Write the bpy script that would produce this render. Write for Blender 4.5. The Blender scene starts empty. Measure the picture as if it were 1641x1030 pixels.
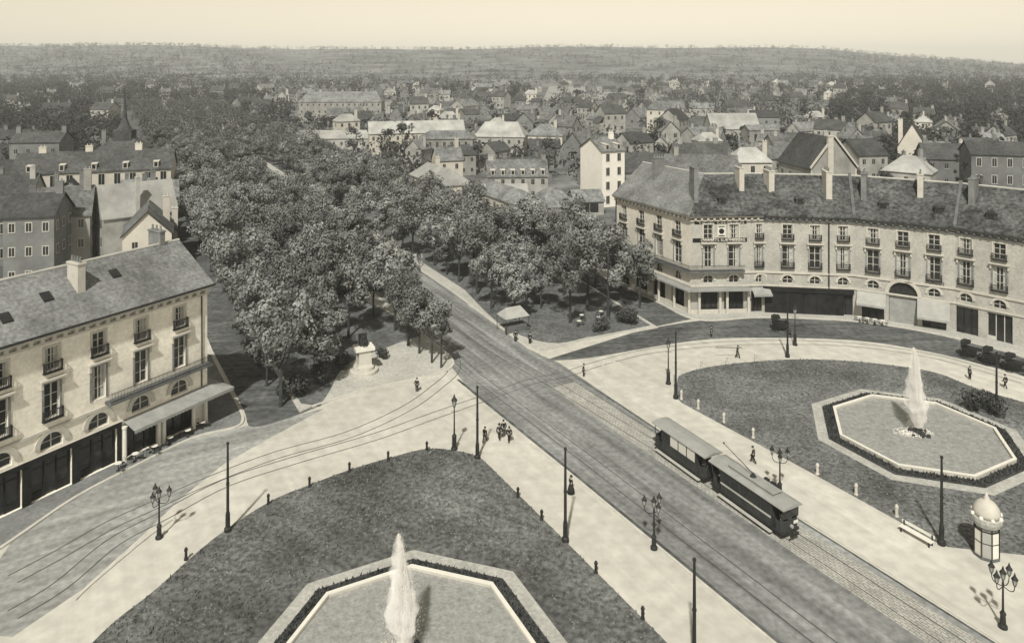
import bpy, bmesh, math, random
from mathutils import Vector, Matrix
R = math.radians
random.seed(7)
SC = bpy.context.scene
COL = SC.collection

# ------------------------------------------------------------------ camera, sky, sun, exposure
H, F, V0 = 40.0, 1200.0, 95.0            # camera height (m), focal length and horizon row (photo pixels, 1641 x 1030)
cam_d = bpy.data.cameras.new('camera'); cam = bpy.data.objects.new('camera', cam_d); COL.objects.link(cam)
cam.location = (0, 0, H); cam.rotation_euler = (R(90), 0, 0)
cam_d.sensor_width = 36.0; cam_d.lens = 36.0*F/1641.0
cam_d.shift_y = -(515.0-V0)/1641.0
cam_d.clip_start = 0.5; cam_d.clip_end = 20000
SC.camera = cam

SUN_EL, SUN_AZ = 50.0, 191.0             # compass-like: direction to the sun, degrees clockwise from +Y
world = bpy.data.worlds.new('World'); SC.world = world; world.use_nodes = True
wn = world.node_tree; wn.nodes.clear()
sky = wn.nodes.new('ShaderNodeTexSky'); sky.sky_type = 'NISHITA'; sky.sun_disc = False
sky.sun_elevation = R(SUN_EL); sky.sun_rotation = R(SUN_AZ); sky.dust_density = 0.0; sky.ozone_density = 1.0; sky.air_density = 2.0
bw = wn.nodes.new('ShaderNodeRGBToBW')
tint = wn.nodes.new('ShaderNodeMix'); tint.data_type = 'RGBA'; tint.blend_type = 'MULTIPLY'; tint.inputs['Factor'].default_value = 1.0
tint.inputs[7].default_value = (1.0, 0.90, 0.70, 1)
bg = wn.nodes.new('ShaderNodeBackground'); bg.inputs['Strength'].default_value = 0.084
wo = wn.nodes.new('ShaderNodeOutputWorld')
wn.links.new(sky.outputs[0], bw.inputs[0]); wn.links.new(bw.outputs[0], tint.inputs[6])
wn.links.new(tint.outputs[2], bg.inputs['Color']); wn.links.new(bg.outputs[0], wo.inputs['Surface'])

sd = bpy.data.lights.new('sun', 'SUN'); sd.energy = 3.4; sd.angle = R(2.0); sd.color = (1.0, 0.94, 0.83)
sun = bpy.data.objects.new('sun', sd); COL.objects.link(sun)
to_sun = Vector((math.sin(R(SUN_AZ))*math.cos(R(SUN_EL)), math.cos(R(SUN_AZ))*math.cos(R(SUN_EL)), math.sin(R(SUN_EL))))
sun.rotation_euler = to_sun.to_track_quat('Z', 'Y').to_euler()
SC.view_settings.view_transform = 'Standard'; SC.view_settings.look = 'None'
SC.view_settings.exposure = 0.38; SC.view_settings.gamma = 1.0
SC.cycles.max_bounces = 5; SC.cycles.diffuse_bounces = 2; SC.cycles.volume_bounces = 2; SC.cycles.transparent_max_bounces = 6
SC.cycles.use_adaptive_sampling = True; SC.cycles.adaptive_threshold = 0.02

# ------------------------------------------------------------------ helpers
def G(u, v, z=0.0):
    """point at height z seen at photo pixel (u, v)"""
    y = (H-z)*F/(v-V0)
    return Vector(((u-820.5)*y/F, y, z))
D1 = Vector((-0.509, 0.861, 0)).normalized(); N1 = Vector((D1.y, -D1.x, 0))      # avenue across the square
D2 = Vector((-0.474, 0.8806, 0)).normalized(); N2 = Vector((D2.y, -D2.x, 0))    # avenue beyond it
def P1(s, t, z=0.0): return D1*s+N1*t+Vector((0, 0, z))
def P2(s, t, z=0.0): return D2*s+N2*t+Vector((0, 0, z))
UP = Vector((0, 0, 1))

class MB:
    def __init__(s): s.v = []; s.f = []; s.m = []; s.cur = 0; s.sm = False
    def add(s, pts, faces):
        b = len(s.v); s.v += [Vector(p) for p in pts]
        for f in faces: s.f.append([b+i for i in f]); s.m.append(s.cur)
        return s
    def poly(s, pts): return s.add(pts, [list(range(len(pts)))])
    def obox(s, o, a, b, c):
        o, a, b, c = Vector(o), Vector(a), Vector(b), Vector(c)
        if a.cross(b).dot(c) < 0: a, b = b, a
        return s.add([o, o+a, o+a+b, o+b, o+c, o+a+c, o+a+b+c, o+b+c],
                     [[3, 2, 1, 0], [4, 5, 6, 7], [0, 1, 5, 4], [1, 2, 6, 5], [2, 3, 7, 6], [3, 0, 4, 7]])
    def box(s, x0, x1, y0, y1, z0, z1): return s.obox((x0, y0, z0), (x1-x0, 0, 0), (0, y1-y0, 0), (0, 0, z1-z0))
    def tube(s, p0, p1, r0, r1=None, n=8, cap=True):
        p0, p1 = Vector(p0), Vector(p1); r1 = r0 if r1 is None else r1
        d = (p1-p0).normalized(); a = d.orthogonal().normalized(); b = d.cross(a)
        pts = [p+(a*math.cos(2*math.pi*i/n)+b*math.sin(2*math.pi*i/n))*r for p, r in ((p0, r0), (p1, r1)) for i in range(n)]
        fs = [[i, (i+1) % n, n+(i+1) % n, n+i] for i in range(n)]
        if cap: fs += [list(range(n))[::-1], list(range(n, 2*n))]
        return s.add(pts, fs)
    def lathe(s, prof, n=12, c=(0, 0, 0), rot=0.0, sx=1.0, sy=1.0):
        c = Vector(c); pts = []; fs = []
        for r, z in prof:
            for i in range(n):
                a = 2*math.pi*i/n+rot; pts.append(c+Vector((r*math.cos(a)*sx, r*math.sin(a)*sy, z)))
        for k in range(len(prof)-1):
            for i in range(n): fs.append([k*n+i, k*n+(i+1) % n, (k+1)*n+(i+1) % n, (k+1)*n+i])
        fs.append(list(range(n))[::-1]); fs.append([(len(prof)-1)*n+i for i in range(n)])
        return s.add(pts, fs)
    def ball(s, c, r, n=8, sz=1.0):
        return s.lathe([(max(.02*r, r*math.sin(math.pi*k/6)), -r*sz*math.cos(math.pi*k/6)) for k in range(7)], n, c)
    def prism(s, pts, z0, z1):
        n = len(pts); a = [Vector((p[0], p[1], z0)) for p in pts]; b = [Vector((p[0], p[1], z1)) for p in pts]
        area = sum(pts[i][0]*pts[(i+1) % n][1]-pts[(i+1) % n][0]*pts[i][1] for i in range(n))
        fs = [[i, (i+1) % n, n+(i+1) % n, n+i] for i in range(n)]+[list(range(n))[::-1], list(range(n, 2*n))]
        if area < 0: fs = [f[::-1] for f in fs]
        return s.add(a+b, fs)
    def strip(s, pts, w, z, z1=None):
        """flat ribbon (or low wall up to z1) of width w along a ground polyline"""
        L = offset(pts, w/2); Q = offset(pts, -w/2)
        for i in range(len(pts)-1):
            q = [L[i], L[i+1], Q[i+1], Q[i]]
            if z1 is None: s.poly([Vector((p.x, p.y, z)) for p in q][::-1])
            else: s.prism(q, z, z1)
        return s
    def build(s, name, mat, parent=None, smooth=False):
        me = bpy.data.meshes.new(name)
        off = Vector((0, 0, 0)); p = parent
        while p is not None: off += p.location; p = p.parent
        me.from_pydata([tuple(v-off) for v in s.v], [], s.f)
        for m in (mat if isinstance(mat, (list, tuple)) else [mat]): me.materials.append(m)
        if any(s.m): me.polygons.foreach_set('material_index', s.m)
        if smooth: me.polygons.foreach_set('use_smooth', [True]*len(me.polygons))
        me.update()
        o = bpy.data.objects.new(name, me); COL.objects.link(o)
        if parent: o.parent = parent
        return o

def offset(pts, d):
    """offset a ground polyline sideways (left of travel for d > 0) with mitres"""
    pts = [Vector((p[0], p[1], 0)) for p in pts]; out = []
    for i, p in enumerate(pts):
        ds = []
        if i > 0: ds.append((p-pts[i-1]).normalized())
        if i < len(pts)-1: ds.append((pts[i+1]-p).normalized())
        ns = [Vector((-q.y, q.x, 0)) for q in ds]
        m = sum(ns, Vector()).normalized(); out.append(p+m*(d/max(.35, m.dot(ns[0]))))
    return out
def smooth_line(pts, n=5, closed=False):
    pts = [Vector((p[0], p[1], 0)) for p in pts]; out = []; N = len(pts)
    rng = range(N if closed else N-1)
    for i in rng:
        g = (lambda k: pts[k % N]) if closed else (lambda k: pts[max(0, min(N-1, k))])
        a, b, c, d = g(i-1), g(i), g(i+1), g(i+2)
        for k in range(n):
            t = k/n
            out.append(.5*((2*b)+(c-a)*t+(2*a-5*b+4*c-d)*t*t+(3*b-a-3*c+d)*t**3))
    if not closed: out.append(pts[-1])
    return out
def tag(o, label=None, cat=None, group=None, kind=None):
    if label: o['label'] = label
    if cat: o['category'] = cat
    if group: o['group'] = group
    if kind: o['kind'] = kind
    return o
def thing(name, label, cat, loc=(0, 0, 0), group=None):
    o = bpy.data.objects.new(name, None); COL.objects.link(o); o.location = loc; o.empty_display_size = .3
    return tag(o, label, cat, group)
KIDS = {}
def copy_tree(o, loc=None, rz=None, scale=None, label=None, group=None, parent=None):
    c = o.copy(); COL.objects.link(c)
    if parent: c.parent = parent
    if loc is not None: c.location = loc
    if rz is not None: c.rotation_euler = (0, 0, rz)
    if scale is not None: c.scale = scale if hasattr(scale, '__len__') else (scale,)*3
    if label: c['label'] = label
    if group: c['group'] = group
    for ch in list(o.children): copy_tree(ch, parent=c)
    return c
def struct(name, mb, m, smooth=False): return tag(mb.build(name, m, None, smooth), kind='structure')

# ------------------------------------------------------------------ materials (monochrome plate, warm paper tone)
MATS = {}
def mat(name, val, var=.25, scale=1.0, rough=.85, tint=(1.0, 1.0, .93), fine=0.0, fine_scale=12.0, bump=0.0, brick=None, rnd=0.0, metal=0.0, spec=.15, rowdir=None, trans=0.0, streak=None):
    m = bpy.data.materials.new(name); m.use_nodes = True; nt = m.node_tree; N = nt.nodes; L = nt.links
    k = max(0., min(1., (.5-val)/.35)); tint = [t*(1+k*c) for t, c in zip(tint, (-.05, .015, .13))]      # printing ink: dark tones neutral, pale tones take the paper's warmth
    b = N['Principled BSDF']; b.inputs['Roughness'].default_value = rough; b.inputs['Metallic'].default_value = metal
    b.inputs['Specular IOR Level'].default_value = spec
    geo = N.new('ShaderNodeNewGeometry')
    nz = N.new('ShaderNodeTexNoise'); nz.inputs['Scale'].default_value = scale; nz.inputs['Detail'].default_value = 6; nz.inputs['Roughness'].default_value = .65
    L.new(geo.outputs['Position'], nz.inputs['Vector'])
    mr = N.new('ShaderNodeMapRange'); mr.inputs[1].default_value = .3; mr.inputs[2].default_value = .7
    mr.inputs[3].default_value = 1-var; mr.inputs[4].default_value = 1+var
    L.new(nz.outputs[0], mr.inputs[0]); cur = mr.outputs[0]
    def mul(a, bsock):
        k = N.new('ShaderNodeMath'); k.operation = 'MULTIPLY'; L.new(a, k.inputs[0]); L.new(bsock, k.inputs[1]); return k.outputs[0]
    if fine:
        n2 = N.new('ShaderNodeTexNoise'); n2.inputs['Scale'].default_value = fine_scale; n2.inputs['Detail'].default_value = 3
        L.new(geo.outputs['Position'], n2.inputs['Vector'])
        m2 = N.new('ShaderNodeMapRange'); m2.inputs[1].default_value = .3; m2.inputs[2].default_value = .7
        m2.inputs[3].default_value = 1-fine; m2.inputs[4].default_value = 1+fine
        L.new(n2.outputs[0], m2.inputs[0]); cur = mul(cur, m2.outputs[0])
    if brick:
        ang, bw_, bh, mort, dark = brick
        mp = N.new('ShaderNodeMapping'); mp.inputs['Rotation'].default_value = (0, 0, ang); L.new(geo.outputs['Position'], mp.inputs['Vector'])
        bt = N.new('ShaderNodeTexBrick'); bt.inputs['Scale'].default_value = 1; bt.inputs['Brick Width'].default_value = bw_; bt.inputs['Row Height'].default_value = bh
        bt.inputs['Mortar Size'].default_value = mort; bt.inputs['Color1'].default_value = (1, 1, 1, 1); bt.inputs['Color2'].default_value = (.75, .75, .75, 1); bt.inputs['Mortar'].default_value = (dark, dark, dark, 1)
        L.new(mp.outputs[0], bt.inputs['Vector']); cur = mul(cur, bt.outputs['Color'])
    if rowdir:      # courses running at constant height (slates, ashlar)
        sp = N.new('ShaderNodeSeparateXYZ'); L.new(geo.outputs['Position'], sp.inputs[0])
        k = N.new('ShaderNodeMath'); k.operation = 'MULTIPLY'; k.inputs[1].default_value = 1/rowdir[0]; L.new(sp.outputs[2], k.inputs[0])
        fr = N.new('ShaderNodeMath'); fr.operation = 'FRACT'; L.new(k.outputs[0], fr.inputs[0])
        cm = N.new('ShaderNodeMapRange'); cm.inputs[1].default_value = 0; cm.inputs[2].default_value = .22; cm.inputs[3].default_value = rowdir[1]; cm.inputs[4].default_value = 1
        L.new(fr.outputs[0], cm.inputs[0]); cur = mul(cur, cm.outputs[0])
    if streak:      # wheel wear and drifted dust drawn out along the line of travel
        mp2 = N.new('ShaderNodeMapping'); mp2.vector_type = 'TEXTURE'; mp2.inputs['Rotation'].default_value = (0, 0, streak[0]); mp2.inputs['Scale'].default_value = (28, 1.2, 1); L.new(geo.outputs['Position'], mp2.inputs['Vector'])
        n4 = N.new('ShaderNodeTexNoise'); n4.inputs['Scale'].default_value = 1.0; n4.inputs['Detail'].default_value = 5; n4.inputs['Distortion'].default_value = .4; L.new(mp2.outputs[0], n4.inputs['Vector'])
        m4 = N.new('ShaderNodeMapRange'); m4.inputs[1].default_value = .32; m4.inputs[2].default_value = .68; m4.inputs[3].default_value = 1-streak[1]; m4.inputs[4].default_value = 1+streak[1]
        L.new(n4.outputs[0], m4.inputs[0]); cur = mul(cur, m4.outputs[0])
    if rnd:
        oi = N.new('ShaderNodeObjectInfo'); m3 = N.new('ShaderNodeMapRange'); m3.inputs[3].default_value = 1-rnd; m3.inputs[4].default_value = 1+rnd
        L.new(oi.outputs['Random'], m3.inputs[0]); cur = mul(cur, m3.outputs[0])
    sc = N.new('ShaderNodeVectorMath'); sc.operation = 'SCALE'; sc.inputs[0].default_value = [val*t for t in tint]
    L.new(cur, sc.inputs['Scale']); L.new(sc.outputs[0], b.inputs['Base Color'])
    if bump:
        bp = N.new('ShaderNodeBump'); bp.inputs['Strength'].default_value = bump; bp.inputs['Distance'].default_value = .05
        L.new(nz.outputs[0], bp.inputs['Height']); L.new(bp.outputs[0], b.inputs['Normal'])
    if trans:
        tb = N.new('ShaderNodeBsdfTranslucent'); L.new(sc.outputs[0], tb.inputs['Color']); mx = N.new('ShaderNodeMixShader'); mx.inputs[0].default_value = trans
        L.new(b.outputs[0], mx.inputs[1]); L.new(tb.outputs[0], mx.inputs[2]); L.new(mx.outputs[0], N['Material Output'].inputs['Surface'])
    MATS[name] = m
    return m
ANG = math.atan2(D1.y, D1.x)
M_ground = mat('earth', .15, .75, .012, fine=.5, fine_scale=.12)
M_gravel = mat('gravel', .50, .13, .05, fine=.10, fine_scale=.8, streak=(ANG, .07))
M_gravel_dark = mat('dark_gravel', .29, .25, .08, fine=.22, fine_scale=1.6, streak=(R(30), .22))  # darker gravel for the ring road along the left kerb
M_road = mat('macadam', .22, .25, .1, fine=.25, fine_scale=1.8, streak=(ANG, .38))
M_dark_road = mat('wet_and_shaded_macadam', .105, .4, .12, fine=.35, fine_scale=1.2, streak=(R(5), .3))  # dark road surface; for the left side road it includes tree shade
M_setts = mat('setts', .44, .2, .4, brick=(-ANG, .5, .25, .03, .5), fine=.2, fine_scale=8)
M_pave = mat('pavement', .42, .15, .25, fine=.15, fine_scale=4)
M_pave_mid = mat('asphalt_pavement', .19, .25, .3, fine=.2, fine_scale=3)
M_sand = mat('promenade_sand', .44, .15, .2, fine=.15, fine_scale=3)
M_painted_shade = mat('painted_tree_shade', .13, .4, .2, fine=.35, fine_scale=2)  # shade under the promenade trees, painted as a darker ground colour
M_kerb = mat('kerb_stone', .52, .15, 1.0)
M_rail = mat('rail_steel', .07, .3, 1.0, rough=.5)
M_grass = mat('turf', .115, .6, .1, fine=.5, fine_scale=2.4, streak=(ANG+.5, .22), tint=(1, 1, .9), bump=.3)
M_grass_dry = mat('dry_turf', .15, .55, .12, fine=.5, fine_scale=2.8, tint=(1, 1, .92), bump=.3)
M_blade = mat('grass_blade', .17, .5, .3, rough=.7, tint=(1, 1, .9))
M_path = mat('fountain_path', .40, .15, .5, fine=.15, fine_scale=4)
M_bed = mat('bed_plants', .06, .5, 1.5, tint=(1, 1, .92))
M_coping = mat('white_stone', .68, .08, 1.0)
M_water = mat('basin_water', .30, .25, 2.2, rough=.06, spec=.5, bump=.5, fine=.15, fine_scale=5)
M_jet = mat('water_spray', .97, .02, 1, rough=.6, trans=.5, tint=(1, .99, .95))
def spray(name, dens):
    m = bpy.data.materials.new(name); m.use_nodes = True; n = m.node_tree; n.nodes.clear(); v = n.nodes.new('ShaderNodeVolumePrincipled')
    v.inputs['Color'].default_value = (1, 1, 1, 1); v.inputs['Density'].default_value = dens; v.inputs['Anisotropy'].default_value = -.35
    o = n.nodes.new('ShaderNodeOutputMaterial'); n.links.new(v.outputs[0], o.inputs['Volume']); return m
M_spray, M_spray_core = spray('spray_mist', .9), spray('spray_dense', 7.0)
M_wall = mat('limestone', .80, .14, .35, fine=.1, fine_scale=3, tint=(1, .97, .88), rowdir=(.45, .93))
M_wall2 = mat('limestone_painted_dim', .40, .18, .35, fine=.12, fine_scale=3, tint=(1, .985, .9), rowdir=(.45, .92))  # terrace front: same stone darkened so the side wing reads as sunlit
M_wall_side = mat('limestone_painted_lit', .62, .12, .35, fine=.1, fine_scale=3, tint=(1, .97, .88), rowdir=(.45, .93))  # side wing: same stone made paler, sunlight put into its colour
M_surround = mat('dark_surround', .24, .3, 1.0)  # darker stone for the surrounds of the hooded windows
M_trim = mat('carved_stone', .5, .12, 1.0, tint=(1, .98, .9))
M_dark_trim = mat('sooty_stone', .13, .3, 1.0)
M_slate = mat('slate', .17, .35, .4, fine=.35, fine_scale=3, rowdir=(.3, .8), rough=.7)
M_slate_l = mat('weathered_slate', .185, .38, .3, fine=.3, fine_scale=3, rowdir=(.3, .82), rough=.7)
M_slate_d = mat('dark_slate', .085, .6, .3, fine=.6, fine_scale=2.0, rowdir=(.3, .7), rough=.9, spec=.1)
M_zinc = mat('zinc', .45, .15, .5, rough=.5)
M_glass = mat('window_glass', .025, .4, 1.5, rough=.15, spec=.5)
M_frame = mat('painted_joinery', .5, .12, 2)
M_curtain = mat('curtain', .42, .3, 2)
M_iron = mat('cast_iron', .03, .3, 2, rough=.5)
M_shop = mat('dark_shopfront', .02, .5, .8, rough=.5)
M_shop_in = mat('shop_depth', .02, .5, 1)
M_canvas = mat('canvas', .36, .15, .8)
M_canvas_d = mat('grey_canvas', .3, .2, .8)
M_white = mat('white_paint', .7, .08, 1)
M_black = mat('black_paint', .022, .3, 1, rough=.5)
M_letter = mat('painted_letter', .62, .05, 1)
M_letter_d = mat('dark_letter', .05, .05, 1)
M_white_wash = mat('whitewash', .8, .06, .3, tint=(1, .98, .92))
M_hw = [mat('plaster_bright', .56, .1, .3, rnd=.1, tint=(1, .97, .88)), mat('plaster', .34, .3, .25, rnd=.2, tint=(1, .98, .9)), mat('plaster_grey', .19, .3, .25, rnd=.2), M_white_wash]
M_hr = [mat('roof_pale', .34, .3, .2, rnd=.2), mat('roof_mid', .17, .4, .25, fine=.35, fine_scale=1.2, rnd=.25), mat('roof_dark', .07, .35, .25, fine=.3, fine_scale=1.5, rnd=.2)]
M_brick = mat('chimney_brick', .2, .3, 1)
M_leaf = [mat('plane_leaf', .19, .7, .35, rough=.75, rnd=.32, tint=(1, 1, .9), fine=.2, fine_scale=1.5, trans=.02),
          mat('garden_leaf', .10, .5, .35, rough=.65, rnd=.35, tint=(1, 1, .9), trans=.2),
          mat('dark_leaf', .05, .45, .4, rough=.65, rnd=.3, tint=(1, 1, .92), trans=.15)]
M_bark = mat('bark', .055, .4, 2)
M_wood_far = mat('far_woodland', .08, .6, .01, fine=.3, fine_scale=.06, tint=(1, 1, .93))
M_field = mat('field', .30, .2, .02, fine=.2, fine_scale=.1)
M_cloth = mat('dark_cloth', .025, .3, 3)
M_cloth2 = mat('grey_cloth', .06, .3, 3)
M_skin = mat('skin', .4, .05, 5, tint=(1, .9, .78))
M_tram = mat('tram_body', .045, .3, 1, rough=.45)
M_tramroof = mat('tram_roof', .30, .15, .8)
M_blind = mat('tram_blind', .58, .06, 1)
M_bronze = mat('bronze', .04, .3, 2, rough=.5)
M_lantern = mat('lantern_glass', .35, .2, 3, rough=.2)

# ------------------------------------------------------------------ terrain, roads, pavements
def hill(x, y):
    """height of the land: flat town, then a long ridge that drops away to the right"""
    t = max(0., min(1., (y-1100)/2000.)); t = t*t*(3-2*t)
    az = x/max(y, 1.)
    top = 84+5*math.sin(az*9+.6)+3*math.sin(az*23)
    if az > .42: top -= (az-.42)*300
    if az < -.3: top += 3
    top += 4*math.sin(y/170.+az*5)
    return t*max(top, 8.)
g = MB(); nx, ny = 90, 70
ys = [-60+ (i/ny)**2.2*4260 for i in range(ny+1)]
for j in range(ny+1):
    for i in range(nx+1):
        x = (i/nx*2-1)*(260+ys[j]*.78)
        g.v.append(Vector((x, ys[j], hill(x, ys[j])-.06)))
for j in range(ny):
    for i in range(nx):
        a = j*(nx+1)+i; g.f.append([a, a+1, a+nx+2, a+nx+1]); g.m.append(0)
struct('ground', g, M_ground, True)
sq = MB().prism([(-150, 25), (150, 25), (150, 122), (-150, 122)], -.3, 0); struct('square', sq, M_gravel)

kL = G(722, 586); kR = G(866, 569)
road = [P1(-12, 41.8), P1(60, 41.8), P1(80, 41.6), kL, P2(150, 39.6), P2(900, 39.6), P2(900, 51.6), P2(150, 51.6), kR, P1(82, 55.6), P1(60, 54.7), P1(-12, 54.7)]
mb = MB(); mb.poly([Vector((p.x, p.y, .012)) for p in road][::-1]); struct('avenue_road', mb, M_road)
mb = MB(); mb.poly([P1(-12, 50.55, .02), P1(-12, 53.9, .02), P1(76, 53.9, .02), P1(76, 50.55, .02)]); struct('paved_track_bed', mb, M_setts)
# darker band of road in front of the right-hand building, and the side roads behind the tree blocks
up = [G(1030, 528), G(1120, 514), G(1220, 509), G(1366, 515), G(1482, 532), G(1570, 553), G(1641, 574), G(1740, 612)]
lo = [G(870, 578), G(940, 574), G(1033, 558), G(1120, 545), G(1208, 541), G(1366, 545), G(1482, 562), G(1570, 583), G(1641, 603), G(1740, 645)]
mb = MB(); mb.poly([Vector((p.x, p.y, .009)) for p in smooth_line(lo, 4)+smooth_line(up, 4)[::-1]]); struct('crescent_road', mb, M_dark_road)
mb = MB(); mb.poly([P2(88.5, 72, .006), P2(88.5, 84, .006), P2(700, 84, .006), P2(700, 76.5, .006), P2(120, 76.5, .006)][::-1])
sr = smooth_line([G(340, 560), G(372, 620), G(392, 660), G(405, 684), G(470, 667), G(525, 645), G(560, 632)], 4)
mb.poly([Vector((p.x, p.y, .0065)) for p in [P2(700, 5)]+sr+[P2(700, 18)]]); struct('side_road', mb, M_dark_road)  # left side road: dark macadam with tree shade put into its colour
left_road = [G(20, 866), G(120, 798), G(215, 748), G(310, 702), G(390, 683), G(450, 672), G(520, 654), G(450, 692), G(360, 742), G(290, 798), G(220, 865), G(130, 945), G(20, 1020), G(-80, 1010)]
mb = MB(); mb.poly([Vector((p.x, p.y, .005)) for p in left_road]); struct('ring_road', mb, M_gravel_dark)

def pavement(name, pts, m, h=.13, kerb=True):
    o = struct(name, MB().prism(pts, -.2, h), m)
    return o
def kerb(name, line, w=.32, h=.15):
    return struct(name, MB().strip(line, w, -.1, h), M_kerb)
# promenades under the trees (raised, with kerbs)
lb = smooth_line([G(500, 652), G(560, 633), G(640, 613), G(700, 600), G(720, 592)], 4)
left_block = lb+[G(727, 584), G(722, 572), P2(150, 39.2), P2(700, 39.2), P2(700, 18.5), P2(110, 18.5), P2(86, 19)]
pavement('tree_promenade', left_block, M_sand)
kerb('promenade_kerb', lb+[G(727, 584), G(723, 573), P2(150, 39.2), P2(500, 39.2)])
rb = [P2(700, 76), P2(120, 76), P2(88, 72), G(1000, 535), G(935, 548), G(885, 563)]
right_block = rb+[G(866, 567), G(846, 558), P2(118, 52), P2(700, 52)]
pavement('tree_promenade', right_block, M_sand)
kerb('promenade_kerb', [P2(88, 72), G(1000, 535), G(935, 548), G(885, 563), G(866, 567), G(846, 558), P2(118, 52), P2(500, 52)])
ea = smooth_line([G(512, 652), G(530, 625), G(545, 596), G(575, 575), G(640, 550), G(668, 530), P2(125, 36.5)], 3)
mb = MB(); mb.poly([Vector((p.x, p.y, .136)) for p in ea+[P2(400, 36.5), P2(400, 19), P2(110, 19), P2(88, 19.6)]]); struct('painted_shade_sheet', mb, M_painted_shade)  # tree shade of the left promenade laid on as a dark sheet
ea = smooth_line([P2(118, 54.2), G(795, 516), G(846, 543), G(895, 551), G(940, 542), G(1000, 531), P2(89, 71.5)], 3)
mb = MB(); mb.poly([Vector((p.x, p.y, .136)) for p in ea+[P2(120, 75.6), P2(400, 75.6), P2(400, 54)]]); struct('painted_shade_sheet', mb, M_painted_shade)  # painted shade under the right promenade's trees, up to the front kerb
# avenue side walks beside the lawns are light gravel; kerbs mark them
kerb('avenue_kerb', [P1(-12, 41.6), P1(60, 41.6), P1(66, 41.2)], .22, .1)
kerb('avenue_kerb', [P1(-12, 54.95), P1(58, 54.95)], .22, .1)
kerb('avenue_kerb', smooth_line([P1(58, 54.95), P1(68, 55.2), P1(74, 57), P1(79, 61), G(1000, 585)], 4), .18, .06)
lpk = smooth_line([G(-90, 938), G(20, 866), G(120, 798), G(215, 748), G(310, 702), G(375, 686), G(389, 674), G(384, 656), G(368, 625), G(340, 570)], 4)
pavement('left_pavement', lpk+[G(300, 560), G(-90, 800)], M_pave_mid)
kerb('left_kerb', lpk, .3, .15)
rpk = smooth_line([P2(120, 80.2), P2(98, 79.5), G(1118, 513), G(1220, 509), G(1366, 515), G(1482, 532), G(1570, 553), G(1641, 573), G(1740, 610)], 4)
pavement('right_pavement', rpk+[G(1760, 560), G(1640, 530), G(1480, 495), G(1300, 480), G(1100, 480), P2(120, 83)], M_pave)
kerb('right_kerb', rpk, .3, .15)

# tram tracks: pairs of rails flush with the road
def track(line, name='tram_track', gauge=1.44):
    mb = MB()
    for sgn in (-1, 1): mb.strip(offset(line, sgn*gauge/2), (.085), .026)
    struct(name, mb, M_rail)
track([P1(-12, 52.2), P1(60, 52.2), P1(78, 51.2), P1(92, 50), P2(170, 48), P2(600, 48)])
track([P1(-12, 44.6), P1(60, 44.6), P1(84, 44.2), P2(150, 43), P2(600, 43)])
t1 = [G(20, 928), G(93, 889), G(175, 842), G(241, 812), G(330, 772), G(440, 730), G(560, 696), G(650, 655), G(700, 620), G(728, 592), G(724, 560)]
t2 = [G(20, 985), G(97, 938), G(181, 869), G(260, 827), G(361, 774), G(470, 738), G(600, 700), G(690, 668), G(770, 640), G(850, 612), G(905, 600), G(975, 578), G(1060, 560), G(1200, 549), G(1360, 552), G(1500, 572), G(1641, 612)]
mb = MB(); mb.strip([P1(-12, 41.95), P1(60, 41.95), P1(84, 41.8)], .34, .016); mb.strip([P1(-12, 54.6), P1(58, 54.6), P1(76, 55.0)], .22, .0165); struct('gutter', mb, M_dark_road)
track(smooth_line(t1, 5)); track(smooth_line(t2, 5))
mb = MB(); mb.strip(smooth_line([G(120, 962), G(141, 941), G(190, 899), G(241, 857), G(275, 833)], 3), .2, .02, .1); struct('kerb_line', mb, M_kerb)

# ------------------------------------------------------------------ lawns and fountains
FR = Vector((43.2, 79.6, 0)); FL = P1(FR.dot(D1), 2*48.5-FR.dot(N1))
rl = [G(1088, 640), G(1300, 756)]+[G(1505, 871), G(1525, 876), G(1641, 889)]
arc = smooth_line([G(1641, 889), FR+Vector((12, -15.5, 0)), FR+Vector((18.5, -8, 0)), FR+Vector((19.5, 3, 0)), G(1570, 625), G(1500, 598), G(1420, 585), G(1340, 578), G(1262, 577), G(1180, 583), G(1120, 592), G(1088, 603)], 4)
right_lawn = [G(1085, 612), G(1083, 634), G(1092, 645), G(1300, 757), G(1500, 868), G(1520, 876)]+arc
ll = smooth_line([G(120, 1060), G(180, 1000), G(250, 945), G(340, 866), G(430, 806), G(496, 778), G(560, 754), G(622, 735), G(684, 720), G(730, 723), G(765, 732), G(785, 748)], 4)
left_lawn = ll+[G(880, 842), G(990, 952), G(1100, 1062), G(1210, 1160), P1(20, 35.2)+Vector((-14, -12, 0)), Vector((-20, 34, 0)), Vector((-30, 38, 0))]
struct('lawn', MB().prism(right_lawn, -.2, .09), M_grass_dry)
struct('lawn', MB().prism(left_lawn, -.2, .09), M_grass)
def inside(p, poly):
    c = False; n = len(poly)
    for i in range(n):
        a, b = poly[i], poly[(i+1) % n]
        if (a.y > p.y) != (b.y > p.y) and p.x < (b.x-a.x)*(p.y-a.y)/(b.y-a.y)+a.x: c = not c
    return c
def tufts(poly, centre, n, label):
    mb = MB(); xs = [p.x for p in poly]; yy = [p.y for p in poly]; k = 0
    while k < n:
        p = Vector((random.uniform(min(xs), max(xs)), random.uniform(max(48, min(yy)), max(yy)), .08))
        if not inside(p, poly) or (p-centre).length < 11.4: continue
        k += 1; a = random.uniform(0, 6.28); d = Vector((math.cos(a), math.sin(a), 0))*random.uniform(.05, .16); h = random.uniform(.05, .2)
        t = Vector((random.uniform(-.08, .08), random.uniform(-.08, .08), h))
        mb.add([p-d, p+d, p+t], [[0, 1, 2]])
    tag(mb.build('grass', M_blade), label, 'grass', kind='stuff')
tufts(right_lawn, FR, 9000, 'rough grass of the right-hand lawn round the far fountain')
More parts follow.
